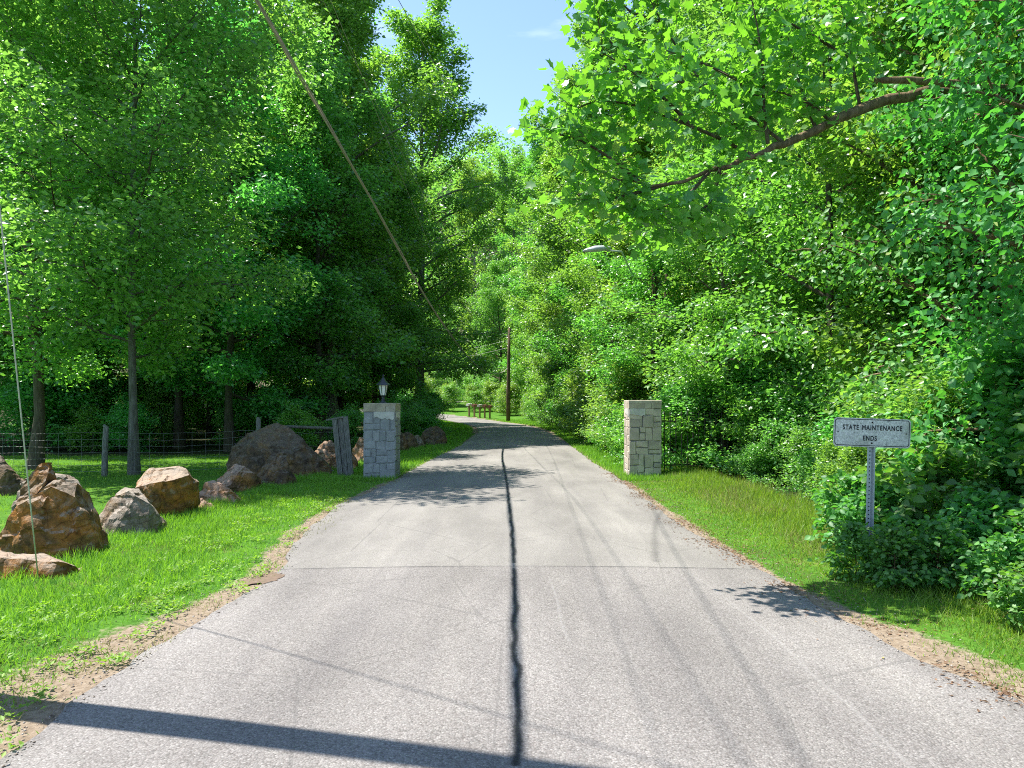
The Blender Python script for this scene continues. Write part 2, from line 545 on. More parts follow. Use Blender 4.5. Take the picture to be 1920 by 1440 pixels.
def m_ground():
    m, nt, out = new_mat("ground_soil_and_turf")
    v = coords(nt, 'Object')
    at_d = nt.nodes.new("ShaderNodeAttribute"); at_d.attribute_name = "dirt"
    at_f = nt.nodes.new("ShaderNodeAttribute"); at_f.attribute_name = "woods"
    n1 = tex_noise(nt, v, 1.6, 6, 0.65)
    n2 = tex_noise(nt, v, 22.0, 5, 0.7)
    n3 = tex_noise(nt, v, 0.35, 4, 0.55)
    grass = ramp(nt, n1, [(0.3, (0.045, 0.125, 0.016)), (0.55, (0.075, 0.185, 0.02)), (0.78, (0.17, 0.215, 0.05))])
    grass = mixc(nt, 1.0, grass, ramp(nt, n2, [(0.3, (0.6, 0.6, 0.55)), (0.7, (1.25, 1.25, 1.2))]), 'MULTIPLY')
    dirt = ramp(nt, n2, [(0.28, (0.135, 0.098, 0.066)), (0.5, (0.235, 0.182, 0.130)), (0.75, (0.33, 0.27, 0.205))])
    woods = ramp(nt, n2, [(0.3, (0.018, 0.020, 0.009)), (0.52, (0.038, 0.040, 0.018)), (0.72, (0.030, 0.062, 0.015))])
    df = mth(nt, 'ADD', at_d.outputs['Fac'], mth(nt, 'MULTIPLY', mth(nt, 'SUBTRACT', n1, 0.5), 1.1))
    df = mth(nt, 'ADD', df, mth(nt, 'MULTIPLY', mth(nt, 'SUBTRACT', n2, 0.5), 0.5))
    dmask = ramp(nt, df, [(0.42, (0, 0, 0)), (0.58, (1, 1, 1))])
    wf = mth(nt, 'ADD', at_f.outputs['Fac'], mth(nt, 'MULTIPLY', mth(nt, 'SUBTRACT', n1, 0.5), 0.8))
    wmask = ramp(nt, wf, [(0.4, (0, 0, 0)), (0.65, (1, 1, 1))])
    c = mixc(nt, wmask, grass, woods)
    c = mixc(nt, dmask, c, dirt)
    h = mth(nt, 'ADD', n2, mth(nt, 'MULTIPLY', n1, 0.8))
    principled(nt, out, c, 0.95, 0.1, bump(nt, h, 0.8, 0.03))
    return m


MAT['ground'] = m_ground()

# ------------------------------------------------------------------ terrain and roads
def terrain(x, y):
    x = np.asarray(x, dtype=float); y = np.asarray(y, dtype=float)
    z = 0.042 * np.maximum(0, y - 64) * smooth01(60, 90, y)
    z = z + 0.20 * np.maximum(0, y - 112) * smooth01(110, 150, y)
    z = z + 0.30 * np.maximum(0, y - 165) * smooth01(160, 230, y)
    z = z + 0.22 * np.maximum(0, -x - 45) + 0.16 * np.maximum(0, x - 18)
    return np.minimum(z, 115)


def tz(x, y):
    return float(terrain(x, y))


ROAD_L = [(-14, -2.35), (3.0, -2.5), (4.1, -2.56), (5.0, -2.60), (6.25, -2.46), (7.6, -2.42), (8.2, -2.62), (9.6, -2.82), (12.3, -2.94), (16.2, -2.66), (21, -2.50), (29, -2.10), (41, -1.95)]
ROAD_R = [(-14, 3.2), (3.0, 3.02), (4.3, 2.95), (5.0, 2.80), (6.7, 2.60), (7.6, 2.54), (9.6, 2.46), (12.3, 2.44), (17, 2.47), (22, 2.36), (29, 2.38), (41, 2.2)]
FAR_C = [(0.12, 41), (-0.25, 48), (-1.05, 55), (-2.6, 63), (-5.0, 71), (-9.0, 78), (-16, 84), (-30, 89), (-46, 92)]
ly, lx = np.array(ROAD_L).T
ry, rx = np.array(ROAD_R).T


def catmull(pts, n):
    pts = [Vector(p) for p in pts]
    out = []
    for i in range(len(pts) - 1):
        p0 = pts[max(i - 1, 0)]; p1 = pts[i]; p2 = pts[i + 1]; p3 = pts[min(i + 2, len(pts) - 1)]
        for k in range(n):
            t = k / n
            out.append(0.5 * ((2 * p1) + (p2 - p0) * t + (2 * p0 - 5 * p1 + 4 * p2 - p3) * t * t + (3 * p1 - p0 - 3 * p2 + p3) * t ** 3))
    out.append(pts[-1])
    return out


def road_edges_near(y0, y1, step):
    L_, R_ = [], []
    n = int((y1 - y0) / step) + 1
    for i in range(n + 1):
        y = y0 + (y1 - y0) * i / n
        jl = 0.09 * noise.noise((y * 0.9, 3.3, 0)) + 0.06 * noise.noise((y * 3.1, 7.3, 0)) + 0.03 * noise.noise((y * 9.1, 1.3, 0))
        jr = 0.09 * noise.noise((y * 0.9, 13.3, 0)) + 0.06 * noise.noise((y * 3.1, 17.3, 0)) + 0.03 * noise.noise((y * 9.1, 11.3, 0))
        L_.append(Vector((float(np.interp(y, ly, lx)) + jl, y, 0)))
        R_.append(Vector((float(np.interp(y, ry, rx)) + jr, y, 0)))
    return L_, R_


def sheet(name, Ls, Rs, zoff, mat, cols=12, crown=0.035, parent=None, thick=0.03):
    V, F = [], []
    for a, b in zip(Ls, Rs):
        for k in range(cols + 1):
            t = k / cols
            p = a.lerp(b, t)
            z = tz(p.x, p.y) + zoff + crown * (1 - (2 * t - 1) ** 2)
            V.append((p.x, p.y, z))
    m = cols + 1
    for i in range(len(Ls) - 1):
        for k in range(cols):
            q = i * m + k
            F.append((q, q + 1, q + m + 1, q + m))
    # skirts down into the soil
    def skirt(idx, flip):
        n0 = len(V)
        for i in idx:
            x, y, z = V[i]; V.append((x, y, z - thick))
        for j in range(len(idx) - 1):
            f = (idx[j], idx[j + 1], n0 + j + 1, n0 + j)
            F.append(f if flip else f[::-1])
    n = len(Ls)
    skirt([i * m for i in range(n)], True)
    skirt([i * m + cols for i in range(n)], False)
    skirt(list(range(m)), False)
    skirt([(n - 1) * m + k for k in range(m)], True)
    me = bpy.data.meshes.new(name)
    me.from_pydata(V, [], F)
    me.update()
    return obj(name, me, parent, mat)


a, b = road_edges_near(-14, 7.62, 0.12)
road_near = tag(sheet("road", a, b, 0.0, MAT['chipseal'], 14), "coarse pale chip-seal road surface in front of the gate pillars", "road", kind="structure")
a, b = road_edges_near(7.5, 41, 0.2)
cc = catmull([(x, y, 0) for x, y in FAR_C], 8)
La, Ra = list(a), list(b)
for i in range(1, len(cc)):
    d = (cc[min(i + 1, len(cc) - 1)] - cc[i - 1]).normalized()
    nrm = Vector((-d.y, d.x, 0))
    La.append(cc[i] + nrm * 2.05); Ra.append(cc[i] - nrm * 2.05)
road_far = tag(sheet("road", La, Ra, 0.003, MAT['asphalt'], 12), "smooth worn asphalt drive running between the gate pillars and bending away", "road", kind="structure")
# second road on the rise beyond the bend
cc2 = catmull([(-30, 99, 0), (-16, 103, 0), (-8, 108, 0), (-2.5, 111, 0), (4, 118, 0), (9, 130, 0)], 8)
L2, R2 = [], []
for i in range(len(cc2)):
    d = (cc2[min(i + 1, len(cc2) - 1)] - cc2[max(i - 1, 0)]).normalized()
    nrm = Vector((-d.y, d.x, 0))
    L2.append(cc2[i] + nrm * 2.0); R2.append(cc2[i] - nrm * 2.0)
tag(sheet("road", L2, R2, 0.06, MAT['asphalt'], 4), "distant paved lane climbing the rise beyond the mailboxes", "road", kind="structure")

far_cy = np.array([p.y for p in cc]); far_cx = np.array([p.x for p in cc])


def road_off(x, y):
    """signed clearance outside the road edge: (left clearance, right clearance), negative on the road"""
    x = np.asarray(x, float); y = np.asarray(y, float)
    le = np.where(y < 41, np.interp(y, ly, lx), np.interp(y, far_cy, far_cx - 2.6))
    re = np.where(y < 41, np.interp(y, ry, rx), np.interp(y, far_cy, far_cx + 2.6))
    return le - x, x - re


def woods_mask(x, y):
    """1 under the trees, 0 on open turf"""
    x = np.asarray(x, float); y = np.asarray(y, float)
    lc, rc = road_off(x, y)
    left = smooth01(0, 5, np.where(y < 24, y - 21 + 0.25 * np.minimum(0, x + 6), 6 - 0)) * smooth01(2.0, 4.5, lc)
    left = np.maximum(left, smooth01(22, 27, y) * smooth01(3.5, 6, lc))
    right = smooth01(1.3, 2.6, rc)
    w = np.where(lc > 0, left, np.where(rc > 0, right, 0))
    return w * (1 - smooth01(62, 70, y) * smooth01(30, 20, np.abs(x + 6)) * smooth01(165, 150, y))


def dirt_mask(x, y):
    x = np.asarray(x, float); y = np.asarray(y, float)
    lc, rc = road_off(x, y)
    wl = 0.13 + 0.55 * smooth01(7.5, 3.2, y) + 0.15 * smooth01(14, 8, y)
    wr = 0.16 + 0.45 * smooth01(7.0, 3.6, y)
    l = 1.15 - lc / wl * 0.65
    r = 1.15 - rc / wr * 0.65
    return np.clip(np.where(lc > 0, l, np.where(rc > 0, r, 1.0)), 0, 1.2)


def axis(segs):
    out = []
    for a_, b_, s in segs:
        out += list(np.arange(a_, b_, s))
    out.append(segs[-1][1])
    return np.array(out)


gx = axis([(-600, -120, 60), (-120, -40, 8), (-40, -12, 1.5), (-12, -2, 0.2), (-2, 2, 0.8), (2, 7, 0.2), (7, 40, 1.5), (40, 120, 8), (120, 600, 60)])
gy = axis([(-600, -60, 60), (-60, -6, 6), (-6, 2, 1.0), (2, 20, 0.22), (20, 60, 0.8), (60, 130, 2.0), (130, 300, 8), (300, 900, 60)])
GX, GY = np.meshgrid(gx, gy)
GZ = terrain(GX, GY)
lc, rc = road_off(GX, GY)
onroad = (lc < 0.05) & (rc < 0.05)
und = np.array([0.035 * noise.noise((x * 0.55, y * 0.55, 1.0)) + 0.02 * noise.noise((x * 1.7, y * 1.7, 4.0)) for x, y in zip(GX.ravel(), GY.ravel())]).reshape(GX.shape)
clear = np.maximum(lc, rc)
GZ = GZ + und * smooth01(0.2, 1.5, clear) - 0.012 - 0.02 * (clear < -0.15)
V = np.stack([GX, GY, GZ], -1).reshape(-1, 3)
nx, ny = len(gx), len(gy)
ii = (np.arange(ny - 1)[:, None] * nx + np.arange(nx - 1)[None, :]).ravel()
F = np.stack([ii, ii + 1, ii + nx + 1, ii + nx], 1)
gme = mesh_np("ground", V, [F], True)
at = gme.attributes.new("dirt", 'FLOAT', 'POINT'); at.data.foreach_set("value", dirt_mask(GX, GY).ravel().astype(np.float32))
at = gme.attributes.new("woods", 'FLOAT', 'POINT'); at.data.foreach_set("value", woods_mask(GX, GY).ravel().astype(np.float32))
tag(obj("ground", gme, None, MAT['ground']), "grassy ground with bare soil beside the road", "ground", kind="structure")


def gz(x, y):
    lc_, rc_ = road_off(x, y)
    c_ = max(float(lc_), float(rc_))
    u_ = 0.035 * noise.noise((x * 0.55, y * 0.55, 1.0)) + 0.02 * noise.noise((x * 1.7, y * 1.7, 4.0))
    return tz(x, y) + u_ * float(smooth01(0.2, 1.5, c_)) - 0.012


NP = Vector((-3.95, 4.42, 0))                 # near utility pole
FP = Vector((-0.36, 67.0, tz(-.36, 67)))      # far utility pole
CABLE_LINE = []
for t, z_ in [(0, 8.05), (.045, 7.72), (.0896, 7.38), (.14, 6.9), (.194, 6.38), (.25, 5.77), (.306, 5.2), (.40, 4.5), (.50, 3.98), (.60, 3.72), (.72, 3.75), (.86, 4.2), (1, 5.0)]:
    CABLE_LINE.append(Vector((NP.x + (FP.x - NP.x) * t + .07 * (1 - t) ** 3, NP.y + (FP.y - NP.y) * t, z_)))

# ------------------------------------------------------------------ marks on the road
def crown_z(x, y, zoff):
    l = float(np.interp(y, ly, lx)); r = float(np.interp(y, ry, rx))
    t = (x - l) / (r - l)
    return zoff + 0.035 * (1 - (2 * t - 1) ** 2)


def ribbon(name, pts, mat, label=None, dz=0.004, parent=None):
    pts = catmull([Vector((p[0], p[1], p[2])) for p in pts], 8)      # x, y, width
    V, F, UV = [], [], []
    acc = 0
    for i, p in enumerate(pts):
        q0 = pts[max(i - 1, 0)]; q1 = pts[min(i + 1, len(pts) - 1)]
        d = Vector((q1.x - q0.x, q1.y - q0.y, 0)).normalized()
        n_ = Vector((d.y, -d.x, 0))
        if i: acc += (Vector((p.x, p.y, 0)) - Vector((pts[i - 1].x, pts[i - 1].y, 0))).length
        for k in range(3):
            q = Vector((p.x, p.y, 0)) + n_ * (k - 1) * p.z * 0.5
            base = 0.003 if q.y > 7.5 else 0.0
            V.append((q.x, q.y, crown_z(q.x, q.y, base) + dz)); UV.append((k / 2, acc))
    for i in range(len(pts) - 1):
        for k in range(2):
            q = i * 3 + k
            F.append((q, q + 1, q + 4, q + 3))
    me = bpy.data.meshes.new(name)
    me.from_pydata(V, [], F)
    uvl = me.uv_layers.new(name="UVMap")
    for l_ in me.loops:
        uvl.data[l_.index].uv = UV[l_.vertex_index]
    me.update()
    return obj(name, me, parent, mat)


ribbon("tyre_mark", [(2.5, 11.8, .10), (2.15, 10.6, .13), (1.92, 9.6, .15), (1.70, 8.5, .16), (1.56, 7.72, .17)], MAT['tyre'], parent=road_far)
shadow_line = []  # painted cable shadow: cable points projected along the sun onto the road
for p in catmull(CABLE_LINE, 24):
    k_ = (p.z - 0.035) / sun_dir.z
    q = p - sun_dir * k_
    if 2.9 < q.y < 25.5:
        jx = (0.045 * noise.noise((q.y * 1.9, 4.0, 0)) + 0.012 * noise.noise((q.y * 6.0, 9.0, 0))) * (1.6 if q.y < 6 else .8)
        shadow_line.append((q.x + jx, q.y, 0.060 + 0.03 * noise.noise((q.y * 2.1, 2.0, 0)) + .0015 * q.y))
ribbon("tar_seam", [q for q in shadow_line if q[1] < 7.46], MAT['tar'], parent=road_near)
ribbon("tar_seam", [q for q in shadow_line if q[1] > 7.56], MAT['tar'], parent=road_far)
ribbon("scuff_line", [(1.78, 7.3, .05), (1.87, 6.6, .045), (1.90, 5.9, .05), (1.93, 5.27, .055), (1.92, 4.8, .06), (1.9, 4.47, .06), (1.92, 4.0, .05), (1.89, 3.5, .05), (1.9, 3.0, .05)], MAT['chalk'], parent=road_near)
ribbon("scuff_line", [(.36, 7.05, .045), (.39, 6.3, .05), (.385, 5.5, .05), (.41, 5.1, .045)], MAT['chalk'], parent=road_near)
m_seam = m_strip("joint_crack", (0.11, 0.10, 0.09), 0.14, 0.28, 14)
ribbon("pavement_joint", [(-2.3, 7.44, .05), (-1.4, 7.47, .06), (0, 7.46, .05), (1.2, 7.47, .06), (2.4, 7.45, .06)], m_seam, dz=0.006, parent=road_near)

# muddy wet hollow at the end of the smooth asphalt
mb = MB()
rr = random.Random(5)
ring = []
for k in range(28):
    t = 2 * math.pi * k / 28
    rx_ = -2.47 + (0.13 + 0.07 * rr.random()) * math.cos(t); ry_ = 7.12 + (0.18 + 0.14 * rr.random()) * math.sin(t)
    ring.append((rx_, ry_, max(gz(rx_, ry_), crown_z(rx_, ry_, 0.0) if rx_ > -2.55 else -1) + .0035))
mb.add([(-2.47, 7.12, 0.011)] + ring, [(0, 1 + k, 1 + (k + 1) % 28) for k in range(28)])
tag(mb.build("mud_patch", MAT['mud'], smooth=True), "small round patch of damp brown mud at the asphalt edge", "mud", kind="structure")

# ------------------------------------------------------------------ leaf / blade templates
T_DIAMOND = (np.array([(0, 0, 0), (.5, .42, .10), (0, 1, -.04), (-.5, .42, .10)], float), [np.array([(0, 1, 2), (0, 2, 3)])])
T_OVATE = (np.array([(0, 0, 0), (.42, .22, .08), (.46, .55, .07), (0, 1, -.12), (-.46, .55, .07), (-.42, .22, .08), (0, .5, -.02)], float),
           [np.array([(0, 1, 6), (1, 2, 6), (2, 3, 6), (3, 4, 6), (4, 5, 6), (5, 0, 6)])])
_lob = [(0, 0), (.26, .10), (.50, .12), (.36, .34), (.56, .60), (.24, .62), (0, 1.0), (-.24, .62), (-.56, .60), (-.36, .34), (-.50, .12), (-.26, .10)]
T_LOBED = (np.array([(x, y, 0.10 * abs(x) - 0.10 * y * y) for x, y in _lob] + [(0, .38, 0)], float),
           [np.array([(i, (i + 1) % 12, 12) for i in range(12)])])
T_BLADE = (np.array([(-.5, 0, 0), (.5, 0, 0), (.38, .5, .07), (-.38, .5, .07), (0, 1, .34)], float), [np.array([(0, 1, 2, 3)]), np.array([(3, 2, 4)])])
T_BLADE1 = (np.array([(-.5, 0, 0), (.5, 0, 0), (0, 1, .25)], float), [np.array([(0, 1, 2)])])


def unit(a):
    return a / np.maximum(np.linalg.norm(a, axis=1, keepdims=True), 1e-9)


def stamp(tmpl, C, Dr, Nm, ln, wd):
    """place a template at points C, along Dr, facing Nm"""
    T, Fs = tmpl
    Dr = unit(Dr); S = unit(np.cross(Dr, Nm)); Nn = np.cross(S, Dr)
    n, k = len(C), len(T)
    V = (C[:, None, :] + S[:, None, :] * (T[None, :, 0:1] * wd[:, None, None]) + Dr[:, None, :] * (T[None, :, 1:2] * ln[:, None, None]) + Nn[:, None, :] * (T[None, :, 2:3] * ln[:, None, None]))
    off = np.arange(n) * k
    faces = [(off[:, None, None] + F_[None]).reshape(-1, F_.shape[1]) for F_ in Fs]
    return V.reshape(-1, 3), faces


def leaves_mesh(name, rng, C, out_dir, leaf_len, aspect, tmpl, droop=0.35, tilt=0.85):
    n = len(C)
    az = rng.uniform(0, 2 * np.pi, n)
    Dr = np.stack([np.cos(az), np.sin(az), -droop + 0.35 * rng.normal(size=n)], 1) + 0.6 * out_dir
    Nm = np.stack([tilt * rng.normal(size=n), tilt * rng.normal(size=n), np.ones(n)], 1)
    ln = leaf_len * rng.uniform(0.65, 1.25, n)
    V, Fs = stamp(tmpl, C, Dr, Nm, ln, ln * aspect)
    return mesh_np(name, V, Fs)


def grow(seed, H, base, R, trunk_r, n_limb, n_twig, per_clump, leaf_len, aspect=0.62, shape='round', wander=0.25, leafmat='leaf_mid', bark='bark',
         tmpl=T_DIAMOND, clump=(0.55, 0.30), droop=0.35, name='tree', inner=0.14, up=(0.1, 1.0)):
    """one tree: trunk with limbs, and a crown of separate leaves grouped in sprays round the twigs"""
    rng = np.random.default_rng(seed)
    mbt = MB()
    npt = 10
    path = []
    off = np.zeros(2)
    for i in range(npt):
        t = i / (npt - 1)
        path.append(Vector((off[0], off[1], t * H * 0.94)))
        off = off + rng.normal(size=2) * wander * H / 60
    def at_h(z):
        s = min(max(z / (H * 0.94) * (npt - 1), 0), npt - 1.001)
        i = int(s)
        return path[i].lerp(path[i + 1], s - i)
    def rad(z):
        t = z / H
        return max(0.012, trunk_r * ((1 - t) ** 0.85) * (1 + 0.55 * math.exp(-z / (0.35 + trunk_r))))
    mbt.tube([Vector((path[0].x, path[0].y, -0.25))] + path, [rad(0) * 1.15] + [rad(p.z) for p in path], 9)
    clumps, outs = [], []
    ga = rng.uniform(0, 6.28)
    for i in range(n_limb):
        rel = (i + rng.uniform(0.1, 0.9)) / n_limb
        z0 = H * (base + (0.93 - base) * rel ** 0.95)
        if shape == 'round': prof = math.sin(math.pi * (0.12 + 0.80 * rel ** 0.85)) ** 0.7
        elif shape == 'cone': prof = (1 - rel) ** 0.75 * 0.95 + 0.12
        elif shape == 'column': prof = min(1, 0.72 + rel * 0.8) * (1 - max(0, rel - 0.55) / 0.55) ** 0.6 + 0.06
        else: prof = 0.55 + 0.45 * math.sin(math.pi * min(1, rel * 0.9 + 0.25))
        ga += 2.39996 + rng.normal() * 0.35
        Ln = R * prof * rng.uniform(0.68, 1.18)
        el = up[0] + (up[1] - up[0]) * rel + rng.normal() * 0.15
        d = Vector((math.cos(ga) * math.cos(el), math.sin(ga) * math.cos(el), math.sin(el)))
        p = at_h(z0)
        pts = [p.copy()]
        r0 = min(rad(z0) * 0.55, 0.02 + Ln * 0.016)
        for k in range(5):
            d = (d + Vector(rng.normal(size=3)) * 0.13 + Vector((0, 0, 0.05 if el < 0.7 else -0.06))).normalized()
            p = p + d * (Ln / 5)
            pts.append(p.copy())
        mbt.tube(pts, [r0 * (1 - 0.85 * k / 5) for k in range(6)], 5, False)
        for j in range(n_twig):
            s = inner + (1 - inner) * (j + rng.uniform(0, 1)) / n_twig
            i0 = min(int(s * 5), 4)
            q = pts[i0].lerp(pts[i0 + 1], s * 5 - i0)
            side = 1 if j % 2 else -1
            ang = side * rng.uniform(0.5, 1.25)
            dd = (pts[i0 + 1] - pts[i0]).normalized()
            dd = Vector((dd.x * math.cos(ang) - dd.y * math.sin(ang), dd.x * math.sin(ang) + dd.y * math.cos(ang), dd.z * 0.6 + rng.normal() * 0.30)).normalized()
            tl = (0.22 * Ln * (1.25 - s) + 0.35) * rng.uniform(0.7, 1.4)
            e1 = q + dd * tl
            mbt.tube([q, q + dd * tl * 0.5 + Vector((0, 0, 0.04 * tl)), e1], [r0 * 0.28 + 0.004, r0 * 0.18 + 0.003, 0.003], 3, False)
            for w in (0.45, 0.95):
                c_ = q.lerp(e1, w)
                clumps.append(c_); outs.append(dd)
        clumps.append(pts[-1]); outs.append(d)
    for k in range(5):
        clumps.append(path[-1] + Vector((rng.normal() * .3, rng.normal() * .3, rng.uniform(-1.2, .35)))); outs.append(Vector((0, 0, .5)))
    C = np.array([tuple(c_) for c_ in clumps]); O = np.array([tuple(o_) for o_ in outs])
    m = len(C)
    cs = rng.uniform(0.65, 1.3, m)
    cnt = np.maximum(3, (per_clump * cs ** 2 * rng.uniform(0.55, 1.35, m)).astype(int))
    idx = np.repeat(np.arange(m), cnt)
    n = len(idx)
    G = rng.normal(size=(n, 3)); G = G / np.maximum(np.linalg.norm(G, axis=1, keepdims=True), 1e-6) * (rng.uniform(0, 1, (n, 1)) ** 0.55)
    P = C[idx] + G * np.array([clump[0], clump[0], clump[1]]) * cs[idx][:, None] * 1.35
    P[:, 2] -= 0.10 * (np.hypot(G[:, 0], G[:, 1])) ** 2
    P[:, 2] = np.maximum(P[:, 2], 0.05)
    crown = leaves_mesh(name + "_crown", rng, P, O[idx], leaf_len, aspect, tmpl, droop)
    crown.materials.append(MAT[leafmat])
    trunk = mbt.mesh(name + "_trunk", True)
    trunk.materials.append(MAT[bark])
    return trunk, crown


PROTO = {}
CL = (0.50, 0.40)
PROTO['wood_a'] = grow(11, 18, 0.15, 4.6, 0.20, 34, 8, 72, 0.185, shape='round', leafmat='leaf_mid', bark='bark_dark', clump=CL, up=(-0.1, 1.1))
PROTO['wood_b'] = grow(12, 17, 0.11, 4.1, 0.16, 36, 7, 74, 0.18, shape='column', leafmat='leaf_deep', bark='bark_dark', clump=CL, up=(-0.15, 1.0))
PROTO['poplar'] = grow(13, 24, 0.10, 4.8, 0.26, 46, 7, 76, 0.195, shape='column', leafmat='leaf_mid', bark='bark_grey', wander=0.15, clump=CL, up=(0.0, 1.15))
PROTO['edge_a'] = grow(14, 14, 0.04, 3.5, 0.16, 36, 8, 66, 0.15, shape='round', leafmat='leaf_bright', bark='bark', clump=(0.42, 0.30))
PROTO['edge_b'] = grow(15, 10, 0.03, 2.9, 0.11, 32, 7, 66, 0.14, shape='column', leafmat='leaf_mid', bark='bark_dark', clump=(0.42, 0.30))
PROTO['beech'] = grow(16, 17, 0.17, 5.0, 0.105, 46, 10, 62, 0.16, shape='round', leafmat='leaf_deep', bark='bark_ash', wander=0.12, clump=(0.56, 0.50), up=(0.12, 1.15), inner=0.03)
PROTO['locust'] = grow(17, 17, 0.17, 4.8, 0.165, 32, 9, 40, 0.165, shape='round', leafmat='leaf_mid', bark='bark', wander=0.35, clump=(0.52, 0.44), up=(0.05, 1.15), inner=0.05)
PROTO['canopy'] = grow(18, 13, 0.12, 4.0, 0.13, 30, 8, 66, 0.15, shape='round', leafmat='leaf_mid', bark='bark', clump=(0.42, 0.30), up=(-0.15, 1.0))
SHRUB = {}
SHRUB['low'] = grow(31, 1.5, 0.06, 0.95, 0.02, 16, 5, 26, 0.095, shape='open', leafmat='leaf_mid', bark='bark_dark', clump=(0.20, 0.14), up=(0.2, 1.1))
SHRUB['mid'] = grow(32, 2.6, 0.05, 1.35, 0.03, 22, 5, 40, 0.11, shape='open', leafmat='leaf_bright', bark='bark_dark', clump=(0.28, 0.18), up=(0.1, 1.1))
SHRUB['dark'] = grow(33, 2.2, 0.05, 1.3, 0.03, 20, 5, 40, 0.11, shape='open', leafmat='leaf_deep', bark='bark_dark', clump=(0.28, 0.18), up=(0.1, 1.0))
SHRUB['broad'] = grow(34, 1.25, 0.08, 0.85, 0.016, 15, 5, 11, 0.15, 0.74, shape='open', leafmat='leaf_gloss', bark='bark_tan', tmpl=T_OVATE, clump=(0.19, 0.13), up=(0.2, 1.1))
SHRUB['broad_tall'] = grow(35, 2.5, 0.05, 1.15, 0.022, 24, 6, 13, 0.14, 0.72, shape='open', leafmat='leaf_gloss', bark='bark_tan', tmpl=T_OVATE, clump=(0.24, 0.17), up=(0.1, 1.0))


def plant(name, proto, x, y, label, cat, group=None, s=1.0, rz=0.0, sz=None, parts=('trunk', 'crown'), z=None, table=None):
    src = (table or PROTO)[proto]
    root = empty(name, (x, y, gz(x, y) if z is None else z), rz)
    root.scale = (s, s, sz or s)
    tag(root, label, cat, group)
    for nm, me in zip(parts, src):
        obj(nm, me, root)
    return root


rnd = random.Random(77)
def rz(): return rnd.uniform(0, 6.28)

# ---- named trees at the fence on the boulder side
plant("broadleaf_tree", 'locust', -12.6, 18.9, "rough brown-barked tree with bare lower limbs at the wire fence", "tree", s=0.86, rz=0.6, sz=0.82)
plant("broadleaf_tree", 'beech', -9.25, 17.5, "slender pale grey-barked tree standing beside the weathered fence post", "tree", s=0.98, rz=2.0, sz=0.95)

# ---- the wood behind the fence
GL = "trees of the wood behind the wire fence"
LB = "tall dark-trunked tree in the shady wood behind the wire fence"
left_wood = [
    ('wood_a', -17.5, 26.5, 0.95), ('wood_b', -21.5, 27, 1.0), ('wood_b', -12.8, 27.5, 1.0), ('wood_a', -17.5, 30, 1.05),
    ('wood_b', -10.2, 25.8, 0.92), ('wood_b', -22, 33, 1.1), ('wood_a', -28, 30, 1.05), ('wood_a', -12, 33, 1.05), ('wood_b', -16, 38, 1.1),
    ('wood_a', -25, 40, 1.1), ('wood_b', -31, 37, 1.1), ('wood_a', -20, 46, 1.1), ('wood_b', -34, 46, 1.2), ('wood_a', -27, 54, 1.2), ('wood_b', -13, 44, 1.15), ('wood_a', -38, 58, 1.25),
    ('wood_b', -19, 58, 1.2), ('wood_a', -30, 68, 1.3), ('wood_b', -44, 70, 1.3), ('wood_a', -22, 72, 1.2)]
for p_, x_, y_, s_ in left_wood:
    plant("broadleaf_tree", p_, x_, y_, LB, "tree", GL, s=s_, rz=rz(), sz=s_ * rnd.uniform(0.92, 1.05))

# ---- roadside trees past the lantern pillar
GR = "trees along the lantern side of the drive"
ORD = ["first", "second", "third", "fourth", "fifth", "sixth", "seventh", "eighth", "ninth", "tenth", "eleventh", "twelfth", "thirteenth", "fourteenth"]
LR = "%s tall dense tree along the drive past the lantern pillar"
k_ord = -1
for p_, x_, y_, s_ in [('wood_b', -8.3, 31, 1.0), ('wood_a', -9.0, 37.5, 1.05), ('wood_b', -7.3, 42.5, 1.05), ('wood_a', -9.5, 49, 1.1), ('wood_a', -10.5, 57, 1.1), ('wood_b', -13.5, 62, 1.15)]:
    k_ord += 1
    plant("broadleaf_tree", p_, x_, y_, LR % ORD[k_ord], "tree", GR, s=s_, rz=rz(), sz=s_ * rnd.uniform(0.95, 1.05))
plant("poplar_tree", 'poplar', -6.5, 48.5, "tallest poplar on the lantern side of the drive, crown against the sky", "tree", s=1.2, rz=1.1, sz=1.2)
plant("poplar_tree", 'poplar', -8.6, 34.5, "leafy poplar between the lantern pillar and the tallest poplar", "tree", s=1.05, rz=5.0, sz=1.08)
plant("poplar_tree", 'poplar', -10.4, 41, "broad poplar rising behind the roadside trees past the lantern pillar", "tree", s=1.15, rz=3.1, sz=1.08)

# ---- trees where the drive bends and on the rise
GB = "trees on the rise beyond the bend"
LBd = "sunlit tree on the rise beyond the bend in the drive"
for p_, x_, y_, s_ in [('edge_a', -1.5, 92, 1.35), ('poplar', -6.0, 124, 1.6), ('edge_a', -11, 97, 1.2), ('wood_a', -19, 100, 1.2), ('edge_a', 3.4, 96, 1.5), ('poplar', 0.5, 126, 1.65), ('wood_a', -28, 112, 1.3),
                       ('wood_b', -12, 128, 1.2), ('edge_a', -6.2, 140, 1.4), ('wood_a', 9, 118, 1.4), ('edge_a', -21, 132, 1.5), ('wood_a', -36, 128, 1.4), ('wood_b', -42, 100, 1.3), ('wood_a', 18, 135, 1.4)]:
    plant("broadleaf_tree", p_, x_, y_, LBd, "tree", GB, s=s_, rz=rz(), sz=s_ * rnd.uniform(0.95, 1.08))

